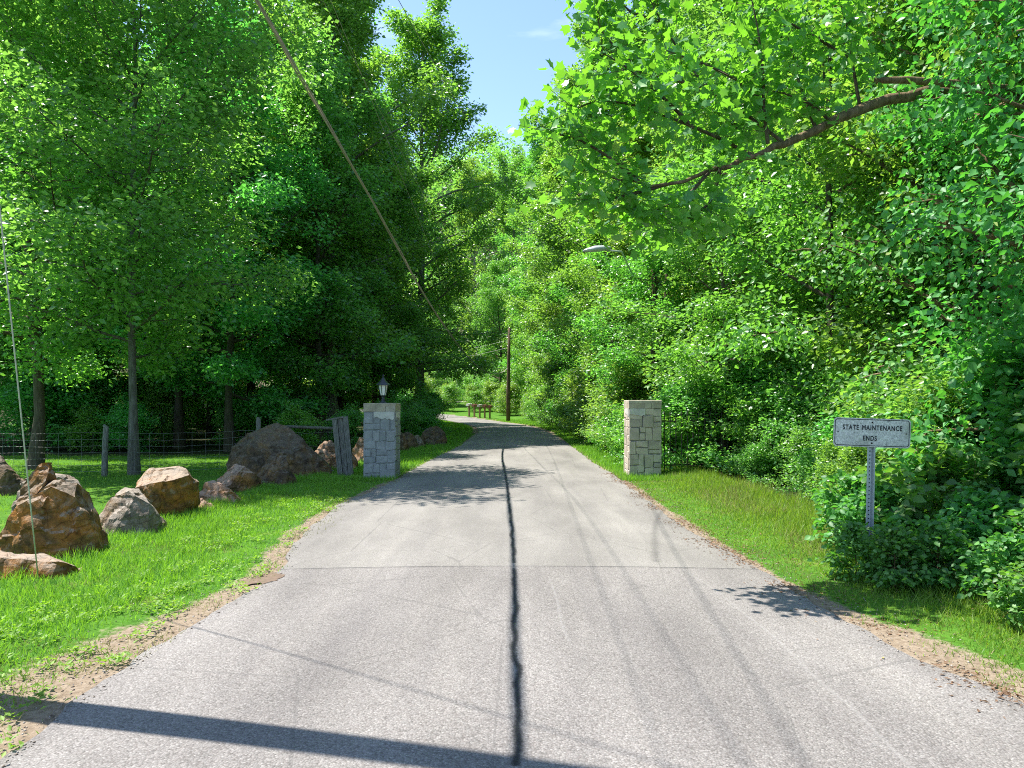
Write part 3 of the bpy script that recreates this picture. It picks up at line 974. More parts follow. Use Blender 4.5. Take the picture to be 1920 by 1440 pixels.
# ---- right-hand roadside
GE = "trees along the iron-fence side of the drive"
LE = "%s bright tree leafy to the ground along the drive past the tan pillar"
k_ord = -1
for p_, x_, y_, s_ in [('edge_a', 6.9, 21.5, 1.0), ('edge_b', 4.9, 24.5, 0.85), ('edge_a', 6.3, 29, 1.05), ('edge_b', 4.6, 33, 0.95), ('edge_a', 6.6, 37.5, 1.1), ('edge_b', 4.7, 41.5, 1.0), ('edge_a', 6.0, 47, 1.15),
                       ('edge_b', 3.9, 52, 1.05), ('edge_a', 5.2, 58, 1.15), ('edge_b', 4.3, 63, 1.1), ('edge_a', 4.6, 71, 1.2), ('edge_b', 2.8, 78, 1.2), ('edge_a', 2.6, 85, 1.3)]:
    k_ord += 1
    plant("broadleaf_tree", p_, x_, y_, LE % ORD[k_ord], "tree", GE, s=s_, rz=rz(), sz=s_ * rnd.uniform(0.95, 1.1))
LT = "%s tall poplar rising behind the leafy roadside edge past the tan pillar"
k_ord = -1
for x_, y_, s_ in [(9.5, 27, 0.9), (7.3, 36, 1.02), (6.3, 45, 1.1), (5.6, 55, 1.15), (5.2, 67, 1.2), (4.4, 80, 1.3)]:
    k_ord += 1
    plant("poplar_tree", 'poplar', x_, y_, LT % ORD[k_ord], "tree", "tall poplars behind the roadside edge", s=s_, rz=rz())
LI = "tree deep in the thicket behind the road sign"
for p_, x_, y_, s_ in [('wood_a', 12, 20, 0.9), ('wood_b', 15, 26, 1.0), ('wood_a', 13.5, 33, 1.0), ('wood_a', 17, 17, 1.0), ('wood_b', 12.5, 42, 1.1), ('wood_a', 19, 38, 1.1), ('wood_b', 22, 25, 1.1), ('wood_b', 14, 12.5, 0.9), ('wood_a', 13, 55, 1.2), ('wood_b', 20, 60, 1.2), ('wood_a', 12, 75, 1.3), ('wood_a', 12, 95, 1.4), ('wood_b', 27, 45, 1.3)]:
    plant("broadleaf_tree", p_, x_, y_, LI, "tree", "trees deep in the thicket", s=s_, rz=rz())
plant("broadleaf_tree", 'edge_b', 8.0, 13.8, "small tree leafy to the ground behind the vine-smothered trees", "tree", s=0.75, rz=1.0)
plant("broadleaf_tree", 'edge_b', 8.4, 17.2, "small tree leafy to the ground inside the end of the iron fence", "tree", s=0.9, rz=3.0)
# canopy trees just behind the right verge
plant("broadleaf_tree", 'canopy', 5.3, 18.0, "spreading tree whose leaves droop over the tan gate pillar", "tree", s=0.72, rz=0.4, sz=0.62)
plant("broadleaf_tree", 'canopy', 6.6, 14.6, "slim-trunked tree between the iron fence and the road sign", "tree", s=0.80, rz=2.9, sz=0.95)
plant("broadleaf_tree", 'canopy', 7.6, 11.6, "leaning-stemmed tree in the shade behind the road sign", "tree", s=0.82, rz=4.4, sz=1.0)

# ---- vine-hung tree at the right edge of the verge
VINE = grow(41, 10.5, 0.02, 2.5, 0.14, 46, 8, 42, 0.105, 0.66, shape='column', leafmat='leaf_gloss', bark='bark_tan', tmpl=T_DIAMOND, clump=(0.36, 0.42), droop=0.8, up=(-0.15, 0.7))
plant("vine_covered_tree", None, 6.75, 8.0, "vine-smothered tree with small glossy drooping leaves beside the road sign", "tree", rz=1.9, table={None: VINE})
plant("vine_covered_tree", None, 7.5, 10.9, "vine-smothered tree behind the road sign and the glossy drooping one", "tree", rz=4.0, s=1.05, table={None: VINE})
plant("vine_covered_tree", None, 9.3, 6.4, "vine-smothered tree at the end of the thicket past the road sign", "tree", rz=2.3, table={None: VINE})

# ---- the tree whose limb reaches out over the road
def limb_tree():
    root = empty("maple_tree", (9.6, 10.6, 0.0))
    tag(root, "large-leaved maple with a bare brown limb reaching over the road", "tree")
    o = Vector((9.6, 10.6, 0.0))
    mb = MB()
    mb.tube([Vector((0, 0, -.3)), Vector((0, 0, 0.2)), Vector((-.1, -.05, 2.5)), Vector((-.25, -.1, 4.6)), Vector((-.3, 0, 7)), Vector((-.1, .2, 10)), Vector((.1, .3, 12.5))], [.34, .27, .23, .21, .16, .11, .05], 10)
    mb.build("trunk", MAT['bark'], root, True)
    limb_px = [(1665, 188, 8.55), (1600, 208, 8.3), (1530, 243, 8.0), (1470, 268, 7.8), (1418, 290, 7.6), (1340, 318, 7.35), (1250, 345, 7.1), (1160, 335, 6.95), (1090, 300, 6.85)]
    pts = [px(*p) for p in limb_px]
    full = [Vector((9.35, 10.5, 4.6)), Vector((8.2, 10.0, 5.35)), Vector((6.6, 9.4, 5.75)), Vector((5.4, 8.9, 5.62))] + pts
    rads = [.12, .10, .085, .070, .064, .058, .050, .040, .031, .022, .015, .010, .006]
    cm = catmull([(p - o) for p in full], 3)
    rr_ = np.interp(np.linspace(0, 1, len(cm)), np.linspace(0, 1, len(rads)), rads)
    rg = random.Random(4)
    cm = [p + Vector((rg.uniform(-.012, .012), rg.uniform(-.012, .012), rg.uniform(-.02, .02))) for p in cm]
    mb = MB(); mb.tube(cm, [r_ * rg.uniform(.94, 1.08) for r_ in rr_], 9)
    # a dead broken stub above
    mb.tube([px(1925, 172, 8.9) - o, px(1800, 158, 8.7) - o, px(1700, 150, 8.5) - o, px(1642, 151, 8.4) - o], [.06, .05, .043, .036], 7)
    limb = mb.build("limb", MAT['bark_tan'], root, True)
    # side shoots
    rng = np.random.default_rng(3)
    shoots = [
        [(1612, 200, 8.35), (1600, 130, 8.3), (1590, 60, 8.2), (1570, -20, 8.1), (1560, -110, 8.0)],
        [(1592, 110, 8.25), (1530, 70, 8.0), (1470, 35, 7.8), (1420, -20, 7.7)],
        [(1440, 270, 7.7), (1432, 200, 7.6), (1430, 130, 7.5), (1420, 50, 7.4), (1400, -40, 7.35)],
        [(1430, 190, 7.6), (1380, 150, 7.4), (1320, 120, 7.2), (1250, 95, 7.05)],
        [(1410, 292, 7.6), (1350, 260, 7.3), (1280, 230, 7.1), (1200, 200, 6.95), (1120, 190, 6.85), (1060, 215, 6.8)],
        [(1300, 240, 7.1), (1240, 180, 6.95), (1180, 130, 6.85), (1130, 100, 6.8)],
        [(1200, 342, 7.0), (1150, 300, 6.9), (1090, 265, 6.8), (1040, 250, 6.75)],
        [(1330, 322, 7.3), (1290, 365, 7.2), (1240, 390, 7.1), (1190, 410, 7.05)],
        [(1350, 316, 7.35), (1330, 380, 7.4), (1280, 410, 7.4), (1230, 425, 7.4)],
        [(1470, 268, 7.8), (1400, 215, 7.9), (1340, 175, 8.0), (1290, 120, 8.1), (1240, 40, 8.2), (1200, -40, 8.2)],
        [(1340, 175, 8.0), (1270, 150, 7.9), (1190, 120, 7.9), (1130, 60, 7.9), (1120, 20, 7.9)],
        [(1530, 243, 8.0), (1500, 160, 8.1), (1480, 80, 8.2), (1450, -10, 8.3)],
        [(1560, 230, 8.1), (1510, 190, 7.8), (1450, 170, 7.6)],
        [(1250, 345, 7.1), (1180, 365, 7.0), (1120, 375, 6.95), (1070, 360, 6.9)],
        [(1240, 40, 8.2), (1180, 20, 8.1), (1140, -30, 8.0)],
    ]
    mb = MB()
    C, O = [], []
    for sh in shoots:
        sp_ = catmull([px(*q) - o for q in sh], 5)
        n_ = len(sp_)
        mb.tube(sp_, [0.020 * (1 - 0.85 * i / (n_ - 1)) + 0.002 for i in range(n_)], 5, False)
        for i in range(2, n_):
            d = (sp_[i] - sp_[i - 1]).normalized()
            for k in range(2):
                side = Vector((rng.normal(), rng.normal(), rng.normal() * .5)).normalized()
                e = sp_[i] + (side + d * 0.5).normalized() * rng.uniform(.12, .42)
                mb.tube([sp_[i], e], [.004, .0025], 3, False)
                for w in range(8):
                    C.append(sp_[i].lerp(e, rng.uniform(.5, 1.15)) + Vector(rng.normal(size=3)) * .10); O.append(side)
    mb.build("branch_twigs", MAT['bark'], limb)
    C = np.array([tuple(c) for c in C]); O = np.array([tuple(c) for c in O])
    me = leaves_mesh("maple_leaves", rng, C, O, 0.108, 1.0, T_LOBED, 0.4, 0.85)
    me.materials.append(MAT['leaf_maple'])
    obj("crown", me, root)
    return root


limb_tree()

# ---- shrubs of the right verge
GS = "leafy shrubs along the thicket edge"
def shrub(kind, x, y, s, label, group, name="leafy_shrub", sz=None):
    plant(name, kind, x, y, label, "shrub", group, s=s, rz=rz(), sz=sz, parts=('stems', 'foliage'), table=SHRUB)

for x_, y_, s_ in [(4.05, 24, 1.0), (3.9, 27, .95), (3.8, 30, 1.05), (3.7, 34, 1.0), (3.65, 38, 1.1), (3.5, 43, 1.1), (3.3, 48, 1.1), (2.8, 54, 1.0), (3.0, 60, 1.0), (5.4, 26, 1.3), (5.2, 32, 1.3), (5.0, 39, 1.4)]:
    shrub('mid', x_, y_, s_, "waist-high bright shrub at the drive's edge beyond the tan gate pillar", "bright shrubs beyond the tan pillar")
for x_, y_, s_ in [(3.55, 19.6, .8), (3.5, 21.2, .85), (3.75, 22.6, .9), (3.35, 25.5, .6), (3.3, 29, .6), (3.3, 32.5, .6)]:
    shrub('low', x_, y_, s_, "knee-high shrub growing just past the tan gate pillar", "low shrubs past the tan pillar")
for x_, y_, s_ in [(4.5, 18.6, .9), (5.3, 18.2, 1.0), (6.2, 17.6, 1.1), (5.7, 16.4, .6), (6.2, 15.5, .7), (5.3, 15.4, .36), (7.0, 15.9, 1.0), (5.9, 14.2, .5), (6.9, 13.6, .9), (5.6, 13.2, .36)]:
    shrub('dark', x_, y_, s_, "shady shrub between the iron fence and the road sign", "shady shrubs by the iron fence")
for x_, y_, s_ in [(5.5, 12.2, .42), (6.2, 11.9, .75), (5.0, 10.9, .36), (5.7, 10.4, .62), (6.6, 11.0, 1.0), (4.8, 9.6, .42), (5.5, 9.0, .68), (6.4, 9.6, 1.05)]:
    shrub('mid' if s_ < .7 else 'dark', x_, y_, s_, "tangled shrub in the undergrowth behind the road sign", "shrubs behind the road sign")
for k_, x_, y_, s_ in [('broad', 3.62, 6.75, .34), ('broad', 4.0, 6.7, .38), ('broad', 4.2, 6.05, .38), ('broad', 3.95, 7.8, .50), ('broad_tall', 5.6, 7.5, .62), ('broad_tall', 5.8, 8.2, .9), ('broad', 4.6, 5.75, .45),
                       ('broad', 4.05, 8.4, .55), ('broad', 4.05, 5.5, .32), ('broad', 3.42, 7.1, .32), ('broad', 4.6, 7.0, .52), ('broad', 4.6, 7.9, .75), ('broad', 5.0, 6.4, .6)]:
    shrub(k_, x_, y_, s_, "glossy broad-leaved bush crowding the foot of the sign post", "broad-leaved bushes at the sign post")
for k_, x_, y_, s_ in [('broad_tall', 5.95, 6.7, .85), ('broad_tall', 5.3, 5.7, .52), ('broad', 4.6, 4.95, .45), ('broad_tall', 6.2, 5.9, 1.0), ('broad', 4.2, 4.35, .28), ('broad', 4.85, 4.6, .5)]:
    shrub(k_, x_, y_, s_, "arching broad-leaved bush on the verge past the road sign", "broad-leaved bushes past the sign")
for i in range(34):
    y_ = rnd.uniform(10, 48); x_ = rnd.uniform(7.6, 11 + y_ * 0.42)
    shrub(rnd.choice(['dark', 'mid', 'dark']), x_, y_, rnd.uniform(.9, 1.7), "shadowed undergrowth shrub deep in the thicket behind the sign", "undergrowth deep in the thicket")
# ---- undergrowth in the left wood and past the boulders
for i in range(64):
    y_ = rnd.uniform(24, 70); x_ = -rnd.uniform(9.5, 14 + (y_ - 20) * 0.62)
    if x_ > -13 and y_ < 27: continue
    shrub(rnd.choice(['dark', 'mid', 'low', 'dark']), x_, y_, rnd.uniform(.6, 1.25), "shadowed undergrowth shrub in the wood behind the wire fence", "undergrowth in the wood")
for x_, y_, s_ in [(-4.5, 31, .55), (-5.2, 30, .6), (-4.2, 33.5, .6), (-5.0, 35, .7), (-5.6, 32, .75), (-4.6, 38, .8), (-5.2, 42, .9), (-5.4, 47, 1.0), (-6.5, 53, 1.0), (-6.2, 27, .6), (-7.2, 24, .6)]:
    shrub('dark', x_, y_, s_, "dark low shrub among the boulders past the lantern pillar", "dark shrubs past the lantern pillar")
for x_, y_, s_ in [(-9.5, 68, .9), (-12, 70, 1.2), (-14, 74, 1.2), (-5.0, 90, .9), (-8, 92, 1.0), (-11, 92, 1.2), (-2.5, 84, 1.1), (2.0, 73, .9), (2.4, 68, .9), (-.2, 78, 1.1), (-5, 98, .9), (-16, 95, 1.5), (-18, 79, 1.2), (1.2, 90, 1.3), (-21, 92, 1.5), (-7.5, 84, 1.0), (-10.5, 85, 1.3), (-4.2, 83, .8), (-13.5, 88, 1.4), (-1.0, 82, .9), (-6.0, 104, 1.3), (-12, 104, 1.5), (-3.2, 103, 1.2), (0.2, 100, 1.4), (-9, 114, 1.6), (-4.5, 117, 1.6), (-14, 116, 1.7)]:
    shrub('mid', x_, y_, s_, "bush on the grassy rise near the mailboxes", "bushes near the mailboxes")

# ------------------------------------------------------------------ boulders
def boulder(name, hulls, loc, mat, label, seed, group="boulders lining the lawn", detail=0.05, amp=0.036, strata=(0.3, 0.2, 1.0)):
    """angular rock: one or more hulls of surveyed corner points, broken up with facets and fine relief"""
    me = bpy.data.meshes.new(name)
    bm_all = bmesh.new()
    for hi, pts in enumerate(hulls):
        bm = bmesh.new()
        for p in pts: bm.verts.new(p)
        r = bmesh.ops.convex_hull(bm, input=bm.verts[:])
        bmesh.ops.delete(bm, geom=[g for g in r['geom_interior'] if isinstance(g, bmesh.types.BMVert)], context='VERTS')
        for it in range(7):
            long_e = [e for e in bm.edges if e.calc_length() > detail]
            if not long_e: break
            bmesh.ops.subdivide_edges(bm, edges=long_e, cuts=1, use_grid_fill=False)
            bmesh.ops.triangulate(bm, faces=bm.faces[:])
        bm.normal_update()
        sd = seed * 3.1 + hi * 5.7
        st = Vector(strata).normalized()
        for v in bm.verts:
            p = v.co
            q = p * 1.0 + Vector((sd, sd * .7, -sd))
            big = noise.noise(q * 1.3) * 1.5
            cell = noise.cell(q * 3.2 + noise.noise_vector(q * 1.7) * .5) * 0.55      # chipped facets
            rid = -0.55 * max(0, 0.12 - abs(noise.noise(q * 1.9))) * 9
            fine = noise.fractal(q * 9.0, 1.0, 2.1, 3) * 0.22
            lay = math.sin(p.dot(st) * 26 + 3 * noise.noise(q * 2.0)) * 0.16
            v.co = p + v.normal * amp * (big + cell + rid + fine + lay)
        tmp = bpy.data.meshes.new("t"); bm.to_mesh(tmp); bm.free()
        bm_all.from_mesh(tmp); bpy.data.meshes.remove(tmp)
    bm_all.to_mesh(me); bm_all.free()
    me.update()
    o = obj(name, me, None, ROCKM[mat], (loc[0], loc[1], gz(loc[0], loc[1])))
    tag(o, label, "boulder", group)
    return o


def local(D, base_v, pts, cu, depth=0.8, k=1.06):
    """surveyed outline (u,v) at distance D -> local hull points with a rounded, uneven back and front"""
    out = []
    s = D / 1340.0 * k
    for i, (u, v, f) in enumerate(pts):
        out.append(((u - cu) * s, f * depth, (base_v - v) * s * (1.06 if k < 1 else 1.0) - 0.055))
    return out


# each corner: (u, v, depth fraction -0.5 front .. 0.5 back)
def rock(cu, base_v, pts, mat, label, seed, depth=0.8, extra=None, k=1.06, **kw):
    D = EYE * 1340.0 / (base_v - 755) + depth * 0.35
    h = [local(D, base_v, pts, cu, depth, k)]
    for e in (extra or []): h.append(local(D, base_v, e, cu, depth, k))
    x = (cu - 960) / 1340.0 * D
    return boulder("boulder", h, (x, D), mat, label, seed, **kw)


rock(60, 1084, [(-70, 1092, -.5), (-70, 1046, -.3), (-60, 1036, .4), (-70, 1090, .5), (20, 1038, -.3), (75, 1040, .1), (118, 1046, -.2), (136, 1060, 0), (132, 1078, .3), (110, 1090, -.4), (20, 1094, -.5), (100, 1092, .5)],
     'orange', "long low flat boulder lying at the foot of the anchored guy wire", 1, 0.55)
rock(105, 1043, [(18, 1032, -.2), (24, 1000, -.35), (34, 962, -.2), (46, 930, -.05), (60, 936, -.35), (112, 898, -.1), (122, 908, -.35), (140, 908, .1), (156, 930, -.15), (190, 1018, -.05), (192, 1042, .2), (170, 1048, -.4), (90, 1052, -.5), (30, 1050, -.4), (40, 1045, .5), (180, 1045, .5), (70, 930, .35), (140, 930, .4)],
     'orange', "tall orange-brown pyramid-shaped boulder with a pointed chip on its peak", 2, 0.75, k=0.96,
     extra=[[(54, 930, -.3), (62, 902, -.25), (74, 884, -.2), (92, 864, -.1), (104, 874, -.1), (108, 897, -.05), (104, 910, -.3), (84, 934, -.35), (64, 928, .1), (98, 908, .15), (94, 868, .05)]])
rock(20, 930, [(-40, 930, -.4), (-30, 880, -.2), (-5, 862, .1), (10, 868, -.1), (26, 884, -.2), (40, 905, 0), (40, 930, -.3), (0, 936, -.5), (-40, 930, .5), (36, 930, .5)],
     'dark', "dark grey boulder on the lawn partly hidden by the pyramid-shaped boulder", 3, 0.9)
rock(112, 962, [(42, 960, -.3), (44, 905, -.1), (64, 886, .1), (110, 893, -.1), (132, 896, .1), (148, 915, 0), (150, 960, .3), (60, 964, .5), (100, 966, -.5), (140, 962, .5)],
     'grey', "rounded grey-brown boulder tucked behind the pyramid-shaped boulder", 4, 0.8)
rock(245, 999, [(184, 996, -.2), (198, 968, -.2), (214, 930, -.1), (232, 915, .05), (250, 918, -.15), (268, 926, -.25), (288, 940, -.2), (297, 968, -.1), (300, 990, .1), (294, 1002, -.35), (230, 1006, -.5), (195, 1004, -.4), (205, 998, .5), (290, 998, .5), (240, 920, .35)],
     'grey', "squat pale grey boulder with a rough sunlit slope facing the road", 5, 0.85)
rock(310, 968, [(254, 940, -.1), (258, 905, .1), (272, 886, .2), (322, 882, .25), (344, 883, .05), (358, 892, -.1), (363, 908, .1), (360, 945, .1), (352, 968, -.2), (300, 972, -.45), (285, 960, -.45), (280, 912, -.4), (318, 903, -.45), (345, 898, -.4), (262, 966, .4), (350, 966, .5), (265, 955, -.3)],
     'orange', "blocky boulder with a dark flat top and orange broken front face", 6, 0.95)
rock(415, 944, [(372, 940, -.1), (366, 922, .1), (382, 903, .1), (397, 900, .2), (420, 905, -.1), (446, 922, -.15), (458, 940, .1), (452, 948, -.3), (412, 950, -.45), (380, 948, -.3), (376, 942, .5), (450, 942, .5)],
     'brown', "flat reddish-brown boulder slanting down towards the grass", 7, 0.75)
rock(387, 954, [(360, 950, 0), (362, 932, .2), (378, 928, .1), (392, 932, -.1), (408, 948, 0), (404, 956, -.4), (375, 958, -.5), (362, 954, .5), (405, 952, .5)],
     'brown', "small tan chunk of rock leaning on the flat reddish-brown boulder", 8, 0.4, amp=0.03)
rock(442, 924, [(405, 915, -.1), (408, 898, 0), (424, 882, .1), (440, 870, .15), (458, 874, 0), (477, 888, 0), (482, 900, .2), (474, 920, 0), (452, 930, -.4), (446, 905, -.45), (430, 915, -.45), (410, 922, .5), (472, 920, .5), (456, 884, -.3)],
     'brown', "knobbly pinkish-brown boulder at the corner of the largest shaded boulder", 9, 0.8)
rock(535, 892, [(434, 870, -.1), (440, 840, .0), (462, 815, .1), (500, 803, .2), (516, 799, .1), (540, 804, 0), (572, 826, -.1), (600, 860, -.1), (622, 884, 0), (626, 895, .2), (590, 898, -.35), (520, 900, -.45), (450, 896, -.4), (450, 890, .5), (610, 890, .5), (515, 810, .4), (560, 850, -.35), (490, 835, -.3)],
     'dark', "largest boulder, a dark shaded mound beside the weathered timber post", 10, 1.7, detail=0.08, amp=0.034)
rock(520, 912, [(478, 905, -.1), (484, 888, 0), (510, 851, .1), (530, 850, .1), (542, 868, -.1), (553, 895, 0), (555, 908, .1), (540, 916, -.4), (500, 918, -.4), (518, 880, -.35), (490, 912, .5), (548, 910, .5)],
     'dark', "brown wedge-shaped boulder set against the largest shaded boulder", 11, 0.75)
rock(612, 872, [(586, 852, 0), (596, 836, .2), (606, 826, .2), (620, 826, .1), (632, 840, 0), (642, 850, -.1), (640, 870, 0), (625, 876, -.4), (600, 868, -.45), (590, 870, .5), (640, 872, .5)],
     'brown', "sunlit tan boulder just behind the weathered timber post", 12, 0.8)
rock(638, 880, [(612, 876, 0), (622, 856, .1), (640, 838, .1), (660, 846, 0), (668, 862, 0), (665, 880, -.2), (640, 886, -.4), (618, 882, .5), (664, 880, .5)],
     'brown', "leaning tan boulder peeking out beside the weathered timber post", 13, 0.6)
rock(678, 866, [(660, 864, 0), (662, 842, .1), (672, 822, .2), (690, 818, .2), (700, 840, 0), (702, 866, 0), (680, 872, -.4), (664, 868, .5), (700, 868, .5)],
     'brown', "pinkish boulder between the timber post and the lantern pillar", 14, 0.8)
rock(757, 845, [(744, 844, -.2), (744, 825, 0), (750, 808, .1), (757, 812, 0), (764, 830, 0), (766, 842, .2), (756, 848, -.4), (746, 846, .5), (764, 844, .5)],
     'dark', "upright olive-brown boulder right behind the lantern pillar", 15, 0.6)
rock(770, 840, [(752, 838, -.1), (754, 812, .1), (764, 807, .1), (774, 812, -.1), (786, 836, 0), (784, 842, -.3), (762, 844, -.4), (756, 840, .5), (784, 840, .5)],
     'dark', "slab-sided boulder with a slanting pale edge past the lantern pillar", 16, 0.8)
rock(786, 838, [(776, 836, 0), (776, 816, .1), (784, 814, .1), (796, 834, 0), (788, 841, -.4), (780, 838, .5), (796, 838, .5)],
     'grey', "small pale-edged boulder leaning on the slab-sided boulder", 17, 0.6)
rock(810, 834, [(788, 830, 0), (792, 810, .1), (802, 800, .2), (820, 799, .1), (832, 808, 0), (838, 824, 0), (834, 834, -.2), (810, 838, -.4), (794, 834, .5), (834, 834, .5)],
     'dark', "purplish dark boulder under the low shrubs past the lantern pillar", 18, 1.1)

# ------------------------------------------------------------------ gate pillars
def split_rect(r, rng, out, amin):
    x0, y0, x1, y1 = r
    w, h = x1 - x0, y1 - y0
    if (w * h < amin * rng.uniform(0.7, 1.9) and w < 3.2 * h) or (w < 0.13 and h < 0.13):
        out.append(r); return
    t = rng.uniform(0.34, 0.66)
    if w > 1.05 * h * rng.uniform(.8, 1.3):
        xm = x0 + w * t
        split_rect((x0, y0, xm, y1), rng, out, amin); split_rect((xm, y0, x1, y1), rng, out, amin)
    else:
        ym = y0 + h * t
        split_rect((x0, y0, x1, ym), rng, out, amin); split_rect((x0, ym, x1, y1), rng, out, amin)


def pillar(x, y, w, h, mat, capmat, label, seed, patch_face):
    root = empty("gate_pillar", (x, y, -0.01))
    tag(root, label, "pillar", "stone gate pillars")
    rng = random.Random(seed)
    mb = MB(); mb.box((0, 0, h / 2 - .05), (w - .026, w - .026, h - .03))
    core = mb.build("mortar_core", MAT['mortar_grey' if mat == 'stone_blue' else 'mortar'], root)
    band0 = h - 0.20
    for face in range(4):
        M = Matrix.Rotation(face * math.pi / 2, 4, 'Z')
        rects = []
        split_rect((0, 0.0, w, band0), rng, rects, 0.055)
        for (x0, y0, x1, y1) in rects:
            g = 0.006
            j = lambda: rng.uniform(-.016, .016)
            jx = lambda a: 0 if (a < .001 or a > w - .001) else j()
            cs = [(x0 + g + jx(x0), y0 + g + j()), (x1 - g + jx(x1), y0 + g + j()), (x1 - g + jx(x1), y1 - g + j()), (x0 + g + jx(x0), y1 - g + j())]
            dpt = w / 2 + rng.uniform(-.006, .014)
            mx_, my_ = (x0 + x1) / 2, (y0 + y1) / 2
            bv = 0.010
            vs = []
            for (a_, b_) in cs: vs.append((a_ - w / 2, -(w / 2 - .03), max(b_, 0)))
            for (a_, b_) in cs: vs.append((a_ - w / 2, -(dpt - .010), max(b_, 0)))
            for (a_, b_) in cs:
                a2 = a_ + (bv if a_ < mx_ else -bv); b2 = b_ + (bv if b_ < my_ else -bv)
                vs.append((a2 - w / 2, -(dpt + rng.uniform(-.003, .003)), max(b2, 0)))
            vs = [M @ Vector(p) for p in vs]
            f = []
            for q in (0, 4):
                for k in range(4):
                    f.append((q + k, q + (k + 1) % 4, q + 4 + (k + 1) % 4, q + 4 + k))
            f.append((8, 9, 10, 11))
            mb = MB(); mb.add(vs, f)
            mb.build("stone", MAT[mat], root)
        # course of squared blocks below the cap
        cuts = [0, w * rng.uniform(.38, .48), w * rng.uniform(.66, .74), w]
        for a_, b_ in zip(cuts[:-1], cuts[1:]):
            mb = MB(); mb.box(((a_ + b_) / 2 - w / 2, -(w / 2 - .02), band0 + .066), (b_ - a_ - .008, .05, .122), M)
            mb.build("band_block", MAT[capmat], root)
        if face in patch_face:                                   # smeared cement below the course
            mb = MB()
            x0_, x1_ = patch_face[face]
            n_ = 12
            top, bot = [], []
            for k in range(n_ + 1):
                xx = -w / 2 + w * (x0_ + (x1_ - x0_) * k / n_)
                top.append((xx, -(w / 2 + .013), band0 + .002)); bot.append((xx, -(w / 2 + .012), band0 - .12 - .05 * k / n_ + rng.uniform(-.03, .02)))
            bk = [(p[0], -(w / 2 - .01), p[2]) for p in top + bot]
            vs = [M @ Vector(p) for p in top + bot + bk]
            f = []
            m_ = n_ + 1
            for k in range(n_):
                f.append((m_ + k, m_ + k + 1, k + 1, k))
                f.append((k, k + 1, 2 * m_ + k + 1, 2 * m_ + k))
                f.append((m_ + k + 1, m_ + k, 3 * m_ + k, 3 * m_ + k + 1))
            f.append((0, 2 * m_, 3 * m_, m_)); f.append((n_, m_ + n_, 3 * m_ + n_, 2 * m_ + n_))
            mb.add(vs, f)
            mb.build("cement_patch", MAT['patch'], root)
    mb = MB()
    hh = w / 2 + .006
    mb.add([(-hh, -hh, h - .072), (hh, -hh, h - .072), (hh, hh, h - .072), (-hh, hh, h - .072),
            (-hh, -hh, h - .010), (hh, -hh, h - .010), (hh, hh, h - .010), (-hh, hh, h - .010),
            (-hh + .012, -hh + .012, h), (hh - .012, -hh + .012, h), (hh - .012, hh - .012, h), (-hh + .012, hh - .012, h)],
           [(3, 2, 1, 0), (0, 1, 5, 4), (1, 2, 6, 5), (2, 3, 7, 6), (3, 0, 4, 7), (4, 5, 9, 8), (5, 6, 10, 9), (6, 7, 11, 10), (7, 4, 8, 11), (8, 9, 10, 11)])
    mb.build("cap_slab", MAT[capmat], root)
    return root


pillar(-3.06, 16.87, 0.73, 1.75, 'stone_blue', 'cap_left', "blue-grey stone gate pillar carrying the black lantern", 21, {0: (0.32, 0.97), 1: (0.1, 0.9)})
pillar(3.17, 17.38, 0.77, 1.82, 'stone_tan', 'cap_left', "tan-grey stone gate pillar with no lantern beside the iron fence", 34, {0: (0.02, 0.5), 3: (0.3, 0.98)})

# lantern
def lantern(x, y, z):
    root = empty("lantern", (x, y, z), 0.25)
    tag(root, "black six-sided lantern with white panes on top of the gate pillar", "lantern")
    mb = MB(); mb.lathe([(.085, 0), (.085, .015), (.060, .03), (.045, .06), (.05, .085), (.036, .11), (.036, .15), (.055, .17), (.062, .185)], 12)
    mb.build("base", MAT['black_metal'], root)
    r0, r1, z0, z1 = .062, .108, .185, .42
    for k in range(6):
        t0, t1 = math.pi * 2 * k / 6, math.pi * 2 * (k + 1) / 6
        q = [(r0 * .96 * math.cos(t), r0 * .96 * math.sin(t), z0) for t in (t0, t1)] + [(r1 * .96 * math.cos(t), r1 * .96 * math.sin(t), z1) for t in (t1, t0)]
        inn = [(p[0] * .93, p[1] * .93, p[2]) for p in q]
        mb = MB(); mb.add(q + inn, [(0, 1, 2, 3), (7, 6, 5, 4), (0, 4, 5, 1), (1, 5, 6, 2), (2, 6, 7, 3), (3, 7, 4, 0)])
        mb.build("pane", MAT['lamp_glass'], root)
        mb = MB(); mb.tube([(r0 * math.cos(t0), r0 * math.sin(t0), z0), (r1 * math.cos(t0), r1 * math.sin(t0), z1)], .0085, 5)
        mb.build("glazing_bar", MAT['black_metal'], root)
    mb = MB(); mb.lathe([(.115, .418), (.172, .424), (.165, .440), (.115, .475), (.075, .525), (.045, .575), (.022, .605)], 6)
    roof = mb.build("roof", MAT['black_metal'], root)
    mb = MB(); mb.lathe([(.010, .60), (.022, .62), (.024, .635), (.012, .652), (.004, .685)], 8)
    mb.build("finial", MAT['black_metal'], roof)


lantern(-3.04, 16.87, 1.74)

